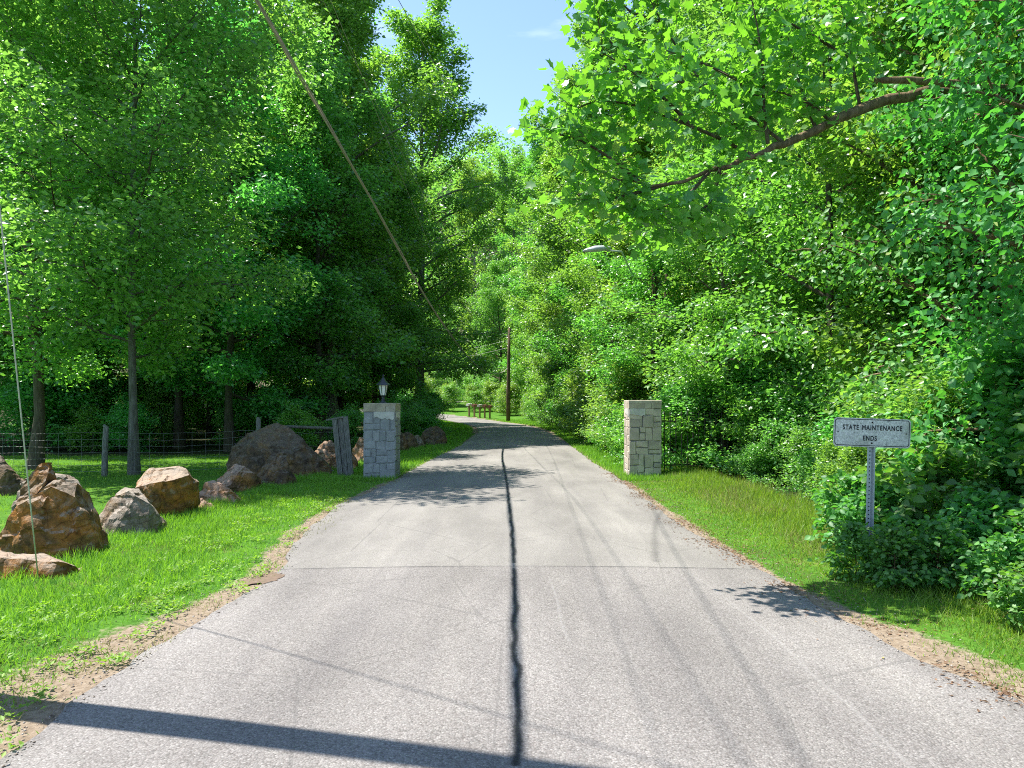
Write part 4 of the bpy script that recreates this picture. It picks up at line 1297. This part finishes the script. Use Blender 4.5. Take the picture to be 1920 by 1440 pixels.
# ------------------------------------------------------------------ timber post, rail, wire fence
root = empty("timber_post", (-3.95, 17.0, 0), 0.15)
root.rotation_euler = (0, math.radians(-5.5), 0.15)
tag(root, "leaning weathered grey timber post made of upright boards", "post")
rr = random.Random(8)
for k in range(3):
    mb = MB()
    xw = .115
    mb.box((-.125 + k * .125, rr.uniform(-.02, .02), .66 + k * .012), (xw, .17 - .02 * k, 1.42 + .02 * k))
    mb.build("board", MAT['grey_wood'], root)
mb = MB(); mb.box((0, 0.01, 1.40), (.40, .21, .035), Matrix.Rotation(math.radians(-5), 4, 'Y'))
mb.build("cap_board", MAT['grey_wood'], root)

fence = empty("wire_fence", (-9.66, 16.9, 0))
tag(fence, "sagging woven-wire fence with grey wooden posts along the lawn", "fence")
fo = Vector((-9.66, 16.9, 0))
fpts = [Vector((-22, 19.2, 0)), Vector((-15.8, 18.0, 0)), Vector((-9.66, 16.95, 0)), Vector((-6.6, 18.6, 0)), Vector((-4.3, 17.3, 0))]
for i, p in enumerate(fpts[:-1]):
    mb = MB()
    rr = random.Random(60 + i)
    hh = [1.25, 1.2, 1.17, 1.32][i]
    mb.tube([(0, 0, -.2), (.0, 0, .2), (.01, .01, .8), (rr.uniform(-.04, .04), 0, hh), (rr.uniform(-.04, .04), .01, hh + .05)], [.075, .07, .066, .06, .03], 9)
    mb.build("post", MAT['grey_wood'], fence, True, p - fo)
strand_z = [0.12, .27, .42, .57, .72, .88, 1.04]
for si, z_ in enumerate(strand_z):
    for a_, b_ in zip(fpts[:-1], fpts[1:]):
        if b_.x > -5 and si % 2: continue
        mb = MB()
        pp = []
        for k in range(9):
            t = k / 8
            p = a_.lerp(b_, t)
            pp.append(p - fo + Vector((0, .0, z_ - .05 * math.sin(math.pi * t) + .012 * math.sin(k * 2.1 + si))))
        mb.tube(pp, .004, 3, False)
        mb.build("strand", MAT['wire'], fence)
mb = MB(); mb.tube([(0, 0, .10), (0, 0, 1.02)], .0022, 3, False)
stay_me = mb.mesh("stay"); stay_me.materials.append(MAT['wire'])
for a_, b_ in zip(fpts[:-2], fpts[1:-1]):
    n_ = int((b_ - a_).length / .30)
    for k in range(1, n_):
        t = k / n_
        o_ = obj("stay", stay_me, fence, None, a_.lerp(b_, t) - fo + Vector((0, 0, -.05 * math.sin(math.pi * t))))
mb = MB(); mb.tube([(0, 0, 0), (.7, -.2, .015), (1.55, -.55, .0), (2.2, -.98, -.01)], [.036, .04, .038, .036], 8)
tag(mb.build("fence_rail", MAT['bark_ash'], None, True, (-6.35, 18.45, 1.12)), "round grey fence rail meeting the timber post", "rail")

# ------------------------------------------------------------------ iron fence by the right pillar
iron = empty("iron_fence", (3.62, 17.4, 0))
tag(iron, "black iron bar fence running from the tan gate pillar into the shrubs", "fence")
for k in range(12):
    mb = MB()
    mb.tube([(.09 + k * .145, 0.02 * k, .02), (.09 + k * .145, 0.02 * k, 1.46)], .012, 6)
    mb.tube([(.09 + k * .145, 0.02 * k, 1.46), (.09 + k * .145, 0.02 * k, 1.55)], [.018, .002], 6)
    mb.build("bar", MAT['rust_iron'], iron)
for z_ in (.22, 1.30):
    mb = MB(); mb.box((.9, .125, z_), (1.85, .02, .035), Matrix.Rotation(math.radians(7.8), 4, 'Z'))
    mb.build("rail", MAT['rust_iron'], iron)

# ------------------------------------------------------------------ road sign
def road_sign():
    root = empty("road_sign", (3.62, 7.2, 0.0))
    tag(root, "weathered white road sign reading STATE MAINTENANCE ENDS on a steel post", "road sign")
    # hat-section steel post
    prof = [(-.040, -.004), (-.030, -.004), (-.016, .026), (.016, .026), (.030, -.004), (.040, -.004), (.040, 0.0), (.032, 0.0), (.019, .031), (-.019, .031), (-.032, 0.0), (-.040, 0.0)]
    mb = MB()
    zs = [-.3, .5, 1.0, 1.575]
    for z_ in zs:
        for (a_, b_) in prof: mb.v.append((a_ + 0.0 + (z_ - 1.3) * 0.022, b_, z_))
    m_ = len(prof)
    for i in range(len(zs) - 1):
        for k in range(m_):
            mb.f.append((i * m_ + k, i * m_ + (k + 1) % m_, (i + 1) * m_ + (k + 1) % m_, (i + 1) * m_ + k))
    mb.f.append(tuple(3 * m_ + k for k in range(m_)))
    post = mb.build("post", MAT['galv'], root)
    for k in range(30):
        z_ = .18 + k * .04
        mb = MB(); mb.tube([(0 + (z_ - 1.3) * .022, .0245, z_), (0 + (z_ - 1.3) * .022, .0262, z_)], .0065, 8)
        mb.build("punched_hole", MAT['hole'], post)
    W, Hh = .762, .29
    def rrect(w, h, r, n=6):
        pts = []
        for cx_, cz_, a0 in ((w / 2 - r, h / 2 - r, 0), (-w / 2 + r, h / 2 - r, 90), (-w / 2 + r, -h / 2 + r, 180), (w / 2 - r, -h / 2 + r, 270)):
            for k in range(n + 1):
                t = math.radians(a0 + 90 * k / n)
                pts.append((cx_ + r * math.cos(t), cz_ + r * math.sin(t)))
        return pts
    plate = MB()
    o1 = rrect(W, Hh, .038)
    n_ = len(o1)
    plate.add([(p[0], -.0015, p[1]) for p in o1] + [(p[0], .0015, p[1]) for p in o1],
              [tuple(range(n_ - 1, -1, -1)), tuple(range(n_, 2 * n_))] + [(k, (k + 1) % n_, n_ + (k + 1) % n_, n_ + k) for k in range(n_)])
    pl = plate.build("plate", MAT['sign_face'], root, loc=(0.0, -.012, 1.447), rot=(0, math.radians(1.9), math.radians(-2)))
    a_ = rrect(W - .022, Hh - .022, .030); b_ = rrect(W - .036, Hh - .036, .024)
    br = MB(); br.add([(p[0], -.0028, p[1]) for p in a_ + b_], [(k, n_ + k, n_ + (k + 1) % n_, (k + 1) % n_) for k in range(n_)])
    br.build("border_line", MAT['sign_ink'], pl)
    def text(s, cx_, cz_, size, sx, spacing):
        cu = bpy.data.curves.new("lettering", 'FONT')
        cu.body = s; cu.align_x = 'CENTER'; cu.align_y = 'CENTER'; cu.size = size; cu.space_character = spacing; cu.bevel_depth = 0.0022; cu.bevel_resolution = 0
        o = bpy.data.objects.new("lettering", cu)
        COL.objects.link(o)
        dg = bpy.context.evaluated_depsgraph_get()
        me = bpy.data.meshes.new_from_object(o.evaluated_get(dg))
        bpy.data.objects.remove(o)
        me.transform(Matrix.Rotation(math.pi / 2, 4, 'X') @ Matrix.Scale(sx, 4, (1, 0, 0)))
        me.transform(Matrix.Translation((cx_, -.0026, cz_)))
        me.materials.clear()
        obj("lettering", me, pl, MAT['sign_ink'])
    text("STATE", -.212, .048, .068, .74, 1.18)
    text("MAINTENANCE", .098, .048, .068, .74, 1.18)
    text("ENDS", -0.02, -.058, .068, .74, 1.18)
    for (bx_, bz_, r_) in ((0, .104, .0085), (0, -.104, .0085), (-.337, 0, .006), (.337, 0, .006)):
        mb = MB(); mb.tube([(bx_, -.001, bz_), (bx_, -.006, bz_)], r_, 10)
        mb.build("bolt", MAT['hole'], pl)


road_sign()

# ------------------------------------------------------------------ utility poles, wires, street lamp
def cable(name, pts, r, mat, label, cat="cable", group=None, n=8, sides=5):
    cm = catmull([Vector(p) for p in pts], n)
    o0 = cm[0].copy()
    mb = MB(); mb.tube([p - o0 for p in cm], r, sides)
    o = mb.build(name, mat, None, True, o0)
    return tag(o, label, cat, group)


root = empty("utility_pole", NP)
tag(root, "tall wooden utility pole beside the near road edge, seen by its shadow", "utility pole")
mb = MB(); mb.tube([(0, 0, -.5), (0, 0, 3), (0, 0, 7), (0, 0, 11.6)], [.135, .13, .118, .095], 14)
mb.build("shaft", MAT['pole_wood'], root, True)
mb = MB(); mb.lathe([(.02, 0), (.05, .03), (.05, .10), (.03, .14)], 10, (0, 0, 11.6)); mb.build("insulator", MAT['box_grey'], root)

root = empty("utility_pole", FP)
tag(root, "brown wooden utility pole standing on the grass past the mailboxes", "utility pole")
mb = MB(); mb.tube([(0, 0, -.5), (.02, 0, 3), (.06, 0, 6), (.10, 0, 8.7)], [.19, .18, .15, .12], 12)
mb.build("shaft", MAT['pole_wood'], root, True)
for z_, sx in ((8.5, .22), (7.9, -.2)):
    mb = MB(); mb.lathe([(.02, 0), (.05, .03), (.05, .10), (.03, .14)], 8, (.1 + sx, 0, z_)); mb.tube([(.1, 0, z_), (.1 + sx, 0, z_)], .02, 5)
    mb.build("insulator", MAT['box_grey'], root)

# bundled service cable: two strands sagging from pole to pole
root = empty("overhead_cable", (NP.x, NP.y, 8.05))
tag(root, "thick bundle of twisted cables sagging from the near pole to the far pole", "cable")
cm = catmull(CABLE_LINE, 14)
for sgn in range(3):
    mb = MB(); pp = []
    for i, p in enumerate(cm):
        ph = i * .16 + sgn * 2.094
        w_ = .020 + .006 * math.sin(i * .21)
        kk = 0.0
        pp.append(p - root.location + Vector((kk * .05 * noise.noise((i * .23, 0.5, 2)), 0, kk * .05 * noise.noise((i * .27, 5.5, 2)))) + Vector((math.cos(ph) * w_, 0, math.sin(ph) * w_)))
    mb.tube(pp, .0155, 6, False)
    mb.build("strand", MAT['cable'], root)
cable("power_line", [(NP.x, NP.y, 10.4), (NP.x + 3.59 * .146, NP.y + 62.6 * .146, 9.35), (NP.x + 3.59 * .29, NP.y + 62.6 * .29, 7.45), (NP.x + 3.59 * .4345, NP.y + 62.6 * .4345, 5.9), (NP.x + 3.59 * .7, NP.y + 62.6 * .7, 5.9), (FP.x, FP.y, 8.4)], .0055, MAT['cable'], "thin upper wire dipping from the near pole to the far pole's top", "wire")
cable("power_line", [(NP.x, NP.y, 10.9), (-2.3, 13.9, 9.75), (.45, 30, 9.7), (2.8, 45, 9.6)], .0075, MAT['cable'], "dark wire crossing the sky gap into the poplars", "wire")
cable("power_line", [(NP.x, NP.y, 9.6), (-2.6, 22, 7.9), (-1.9, 32, 6.9), (-1.2, 50, 6.6), (FP.x, FP.y, 7.9)], .0045, MAT['cable'], "faint thin wire above the thick cable bundle", "wire")
for k, (z0, z1) in enumerate([(8.3, 8.0), (7.6, 6.9), (6.9, 6.1)]):
    cable("power_line", [(FP.x, FP.y, z0), (-6, 72, (z0 + z1) / 2 - .35), (-14, 78, z1)], .014, MAT['guy'], ["topmost", "middle", "lowest"][k] + " pale wire running from the far pole into the wood", "wire", n=5)
cable("guy_wire", [(-4.72, 7.12, 0.0), (-4.45, 6.2, 3.5), (-4.0, 4.6, 10.0)], .0065, MAT['guy'], "pale steel guy wire anchored in the grass by the low flat boulder", "guy wire", n=3)
# street lamp reaching out of the trees
SL = Vector((5.0, 25.2, 0))
root = empty("street_lamp", SL)
tag(root, "grey street lamp whose flat head pokes out of the leaves over the drive", "street lamp")
mb = MB(); mb.tube([(0, 0, -.3), (0, 0, 4), (0, 0, 7.2)], [.12, .11, .09], 10); mb.build("pole", MAT['pole_wood'], root, True)
hd = px(1120, 468, 23.3) - SL
mb = MB(); mb.tube([(0, 0, 6.0), (-.8, -.4, 6.15), (hd.x + .9, hd.y + .7, hd.z + .08), (hd.x + .34, hd.y + .12, hd.z)], .03, 7); mb.build("arm", MAT['lamp_grey'], root, True)
mb = MB()
M_ = Matrix.Translation(hd) @ Matrix.Rotation(math.radians(18), 4, 'Z') @ Matrix.Rotation(math.radians(-8), 4, 'Y')
prof = [(-.50, .06, .02), (-.42, .15, .06), (-.1, .20, .13), (.20, .17, .12), (.46, .08, .07)]
vs = []
for x_, w_, h_ in prof:
    for k in range(10):
        t = 2 * math.pi * k / 10
        vs.append(M_ @ Vector((x_, w_ * math.cos(t), max(-.045, h_ * math.sin(t)))))
f = [(i * 10 + k, i * 10 + (k + 1) % 10, (i + 1) * 10 + (k + 1) % 10, (i + 1) * 10 + k) for i in range(4) for k in range(10)] + [tuple(range(9, -1, -1)), tuple(range(40, 50))]
mb.add(vs, f); mb.build("head", MAT['lamp_grey'], root, True)

# ------------------------------------------------------------------ mailboxes
mbx = [(-4.55, 76.0, 'box_white', "pale mailbox at the bend end of the mailbox row"), (-3.95, 75.1, 'box_red', "dark red mailbox next to the pale end mailbox"), (-3.35, 74.2, 'box_grey', "grey mailbox in the middle of the mailbox row"),
       (-2.80, 73.4, 'box_red', "rusty red mailbox between the grey mailbox and the row's pole end"), (-2.25, 72.6, 'box_red', "rusty red mailbox nearest the far utility pole")]
for i, (x_, y_, m_, lb) in enumerate(mbx):
    root = empty("mailbox", (x_, y_, tz(x_, y_)), math.radians(-30 + 4 * i))
    tag(root, lb, "mailbox", "row of mailboxes")
    root.scale = (1.45, 1.45, 1.15)
    mb = MB(); mb.box((0, 0, .46), (.10, .10, .96)); mb.build("post", MAT['box_wood'], root)
    mb = MB(); mb.box((0, 0, .955), (.16, .46, .03)); mb.build("shelf", MAT['box_wood'], root)
    prof = [(-.10, 0), (.10, 0), (.10, .13)] + [(.10 * math.cos(t), .13 + .10 * math.sin(t)) for t in [math.pi * k / 6 for k in range(1, 6)]] + [(-.10, .13)]
    n_ = len(prof)
    mb = MB(); mb.add([(a_, -.26, .972 + b_) for a_, b_ in prof] + [(a_, .26, .972 + b_) for a_, b_ in prof],
                      [tuple(range(n_)), tuple(range(2 * n_ - 1, n_ - 1, -1))] + [(k, n_ + k, n_ + (k + 1) % n_, (k + 1) % n_) for k in range(n_)])
    mb.build("box", MAT[m_], root)
    mb = MB(); mb.box((.112, -.02, 1.14), (.012, .05, .16)); mb.build("flag", MAT['box_red'], root)

# ------------------------------------------------------------------ grass and litter
def blades(name, rng, X, Y, h, w, tmpl, mat, label, cat="grass", lean=0.35):
    n = len(X)
    Z = np.array([gz(float(a_), float(b_)) for a_, b_ in zip(X, Y)]) - 0.01
    C = np.stack([X, Y, Z], 1)
    az = rng.uniform(0, 2 * np.pi, n)
    Dr = np.stack([lean * rng.normal(size=n), lean * rng.normal(size=n), np.ones(n)], 1)
    Nm = np.stack([np.cos(az), np.sin(az), np.zeros(n)], 1)
    V, Fs = stamp(tmpl, C, Dr, Nm, h, w)
    me = mesh_np(name, V, Fs)
    return tag(obj(name, me, None, mat), label, cat, kind="stuff")


def nz2(X, Y, s, o=0.0):
    return np.array([noise.noise((float(a_) * s, float(b_) * s, o)) for a_, b_ in zip(X, Y)])


rng = np.random.default_rng(9)
# lush strip between the road and the boulders
n = 150000
Y = 2.6 + 15.5 * rng.uniform(0, 1, n) ** 1.35
X = -2.3 - rng.uniform(0, 1, n) ** 0.9 * (2.4 + 0.42 * np.maximum(0, 12 - np.abs(Y - 5)) * 0.55)
lc, rc = road_off(X, Y)
dm = dirt_mask(X, Y)
nn = nz2(X, Y, 1.5); n3 = nz2(X, Y, 0.6, 9.0)
keep = (lc > -0.03) & (rng.uniform(0, 1, n) < np.clip(1.25 - 1.30 * (dm + nn * 0.9), 0.05, 1)) & (rng.uniform(0, 1, n) > 0.15 + 0.5 * (n3 > 0.25))
X, Y, lc, nn = X[keep], Y[keep], lc[keep], nn[keep]
n5 = nz2(X, Y, 3.2, 14.0)
hh = (0.04 + 0.068 * smooth01(0.25, 1.0, lc) * np.maximum(0.1, 0.75 + 1.0 * nn + 0.9 * n5)) * rng.uniform(0.45, 1.45, len(X))
blades("grass", rng, X, Y, np.maximum(hh, .03), 0.0045 + 0.00035 * Y, T_BLADE, MAT['grass'], "bright green grass strip between the road and the boulders")
# lawn behind the boulders
n = 110000
Y = 6 + 18 * rng.uniform(0, 1, n) ** 0.85
X = -3.6 - rng.uniform(0, 1, n) * (4 + 0.62 * Y)
nn = nz2(X, Y, 0.8, 3.0)
keep = rng.uniform(0, 1, n) < 0.62 + 0.6 * nn
X, Y, nn = X[keep], Y[keep], nn[keep]
blades("grass", rng, X, Y, (0.055 + 0.03 * nn) * rng.uniform(.6, 1.4, len(X)), 0.006 + 0.0005 * Y, T_BLADE1, MAT['grass'], "mown lawn grass behind the row of boulders")
# roadside grass further along
n = 60000
Y = 16 + 55 * rng.uniform(0, 1, n) ** 1.6
sd = rng.uniform(0, 1, n) < 0.55
le, re = np.interp(Y, np.r_[ly[:-1], far_cy], np.r_[lx[:-1], far_cx - 2.4]), np.interp(Y, np.r_[ry[:-1], far_cy], np.r_[rx[:-1], far_cx + 2.4])
X = np.where(sd, le - rng.uniform(0, 1, n) * 3.2, re + rng.uniform(0, 1, n) * np.where(Y > 50, 4.0, 1.7))
keep = ~((Y > 41) & (np.abs(X - np.interp(Y, far_cy, far_cx)) < 2.3))
X, Y = X[keep], Y[keep]
blades("grass", rng, X, Y, rng.uniform(.05, .16, len(X)), 0.010 + 0.0004 * Y, T_BLADE1, MAT['grass'], "short verge grass along the drive past the pillars")
# right verge: mixed green and dry
n = 62000
Y = 3.0 + 15 * rng.uniform(0, 1, n) ** 1.2
X = np.interp(Y, ry, rx) + rng.uniform(0, 1, n) ** 0.8 * np.interp(Y, [3, 5, 8, 12, 17], [1.7, 1.7, 2.0, 2.6, 2.2])
rcx = X - np.interp(Y, ry, rx)
dm = dirt_mask(X, Y)
nn = nz2(X, Y, 1.7, 5.0)
keep = rng.uniform(0, 1, n) < np.clip(1.1 - 1.15 * (dm + 1.0 * nn), 0.07, 1)
X, Y, rcx, nn = X[keep], Y[keep], rcx[keep], nn[keep]
hh = (0.045 + 0.15 * smooth01(0.5, 1.9, rcx) * (1 + nn)) * rng.uniform(.5, 1.5, len(X))
n4 = nz2(X, Y, 0.9, 31.0)
dry = rng.uniform(0, 1, len(X)) < 0.10 + 0.38 * smooth01(-.05, .35, n4)
blades("grass", rng, X[~dry], Y[~dry], hh[~dry], 0.0045 + 0.00035 * Y[~dry], T_BLADE, MAT['grass'], "uneven green grass on the verge below the road sign", lean=0.45)
blades("dry_grass", rng, X[dry], Y[dry], hh[dry], 0.004 + 0.0003 * Y[dry], T_BLADE, MAT['grass_dry'], "straw-coloured dry grass scattered on the sign verge", lean=0.6)
# dry grass among the left strip
n = 26000
Y = 3.0 + 14 * rng.uniform(0, 1, n) ** 1.3
X = -2.5 - rng.uniform(0, 1, n) * 3.2
nn = nz2(X, Y, 1.1, 8.0)
keep = nn > 0.08
blades("dry_grass", rng, X[keep], Y[keep], rng.uniform(.03, .09, keep.sum()), 0.004 + 0.0003 * Y[keep], T_BLADE, MAT['grass_dry'], "yellowed thatch among the grass by the boulders", lean=0.9)

# dead leaves and pine straw along the right road edge and under the trees
n = 11000
Y = 3.0 + 15 * rng.uniform(0, 1, n) ** 1.1
X = np.interp(Y, ry, rx) + np.where(rng.uniform(0, 1, n) < .55, rng.normal(0, .16, n) + .02, rng.uniform(-.1, 1.5, n))
nn = nz2(X, Y, 1.3, 2.0)
keep = nn > 0.12 - 0.35 * rng.uniform(0, 1, n) ** 2
X, Y = X[keep], Y[keep]
n = len(X)
Z = np.array([max(gz(float(a_), float(b_)), crown_z(float(a_), float(b_), 0.003 if b_ > 7.5 else 0.0) if a_ < float(np.interp(b_, ry, rx)) + .1 else -1) for a_, b_ in zip(X, Y)]) + 0.006
az = rng.uniform(0, 2 * np.pi, n)
Dr = np.stack([np.cos(az), np.sin(az), 0.12 * rng.normal(size=n)], 1)
Nm = np.stack([.3 * rng.normal(size=n), .3 * rng.normal(size=n), np.ones(n)], 1)
ln = rng.uniform(.014, .05, n); wd = ln * np.where(rng.uniform(0, 1, n) < .65, .12, .5)
Vv, Ff = stamp(T_DIAMOND, np.stack([X, Y, Z], 1), Dr, Nm, ln, wd)
tag(obj("leaf_litter", mesh_np("leaf_litter", Vv, Ff), None, MAT['litter']), "brown leaf litter along the road edge by the sign", "leaf litter", kind="stuff")

# loose gravel and clods along both soil edges
n = 4200
Y = 2.8 + 15 * rng.uniform(0, 1, n) ** 1.7
left = rng.uniform(0, 1, n) < .55
X = np.where(left, np.interp(Y, ly, lx) - np.abs(rng.normal(0, .45, n)) + .1, np.interp(Y, ry, rx) + np.abs(rng.normal(0, .4, n)) - .1)
Z = np.array([max(gz(float(a_), float(b_)), crown_z(float(a_), float(b_), 0.003 if b_ > 7.5 else 0.0) if float(np.interp(b_, ly, lx)) - .08 < a_ < float(np.interp(b_, ry, rx)) + .08 else -1) for a_, b_ in zip(X, Y)])
sz_ = rng.uniform(.003, .010, n) * (1 + .03 * Y)
octa = np.array([(1, 0, 0), (0, 1, 0), (-1, 0, 0), (0, -1, 0), (0, 0, .8), (0, 0, -.5)], float)
ofc = np.array([(0, 1, 4), (1, 2, 4), (2, 3, 4), (3, 0, 4), (1, 0, 5), (2, 1, 5), (3, 2, 5), (0, 3, 5)])
az = rng.uniform(0, 6.28, n)
jit = octa[None] * rng.uniform(.6, 1.3, (n, 6, 3))
px_ = jit[:, :, 0] * np.cos(az)[:, None] - jit[:, :, 1] * np.sin(az)[:, None]
py_ = jit[:, :, 0] * np.sin(az)[:, None] + jit[:, :, 1] * np.cos(az)[:, None]
Vv = np.stack([px_, py_, jit[:, :, 2]], -1) * sz_[:, None, None] + np.stack([X, Y, Z + sz_ * .15], 1)[:, None, :]
Ff = (np.arange(n)[:, None, None] * 6 + ofc[None]).reshape(-1, 3)
m_, nt_, out_ = new_mat("gravel")
ge_ = nt_.nodes.new("ShaderNodeNewGeometry")
principled(nt_, out_, ramp(nt_, ge_.outputs['Random Per Island'], [(0, (0.10, 0.075, 0.055)), (.5, (0.24, 0.20, 0.16)), (1, (0.36, 0.33, 0.29))]), 0.9, 0.2)
tag(obj("gravel", mesh_np("gravel", Vv.reshape(-1, 3), [Ff]), None, m_), "loose gravel and soil clods along the road edges", "gravel", kind="stuff")

# weeds at the soil edge on the left
n = 5200
cx_ = 3.2 + 10 * rng.uniform(0, 1, 130) ** 1.4; C0 = np.stack([np.interp(cx_, ly, lx) - rng.uniform(0.02, 1.5, 130), cx_], 1)
idx = rng.integers(0, 130, n)
X = C0[idx, 0] + rng.normal(0, .05, n); Y = C0[idx, 1] + rng.normal(0, .06, n)
Z = np.array([max(gz(float(a_), float(b_)), 0.0) for a_, b_ in zip(X, Y)]) + rng.uniform(0, .05, n)
az = rng.uniform(0, 2 * np.pi, n)
ln = rng.uniform(.02, .05, n)
Vv, Ff = stamp(T_DIAMOND, np.stack([X, Y, Z], 1), np.stack([np.cos(az), np.sin(az), .5 * np.ones(n)], 1), np.stack([.4 * rng.normal(size=n), .4 * rng.normal(size=n), np.ones(n)], 1), ln, ln * .55)
tag(obj("weeds", mesh_np("weeds", Vv, Ff), None, MAT['grass']), "small clover-like weeds dotting the bare soil edge", "weeds", kind="stuff")

# ------------------------------------------------------------------ wooded hill far behind
rng = np.random.default_rng(21)
n = 120000
nc = 2200
Xc = rng.uniform(-200, 140, nc); Yc = 150 + 270 * rng.uniform(0, 1, nc) ** 1.2
Zc = terrain(Xc, Yc) + rng.uniform(2, 14, nc)
idx = rng.integers(0, nc, n)
G = rng.normal(size=(n, 3)); G = G / np.linalg.norm(G, axis=1, keepdims=True) * rng.uniform(.55, 1.05, (n, 1))
P = np.stack([Xc, Yc, Zc], 1)[idx] + G * np.array([5.5, 5.5, 6.5])
hill = leaves_mesh("distant_woods", rng, P, G * .5, 1.5, .75, T_DIAMOND)
hill.materials.append(MAT['leaf_deep'])
tag(obj("distant_woods", hill), "hazy wooded hillside far beyond the bend", "woods", kind="stuff")
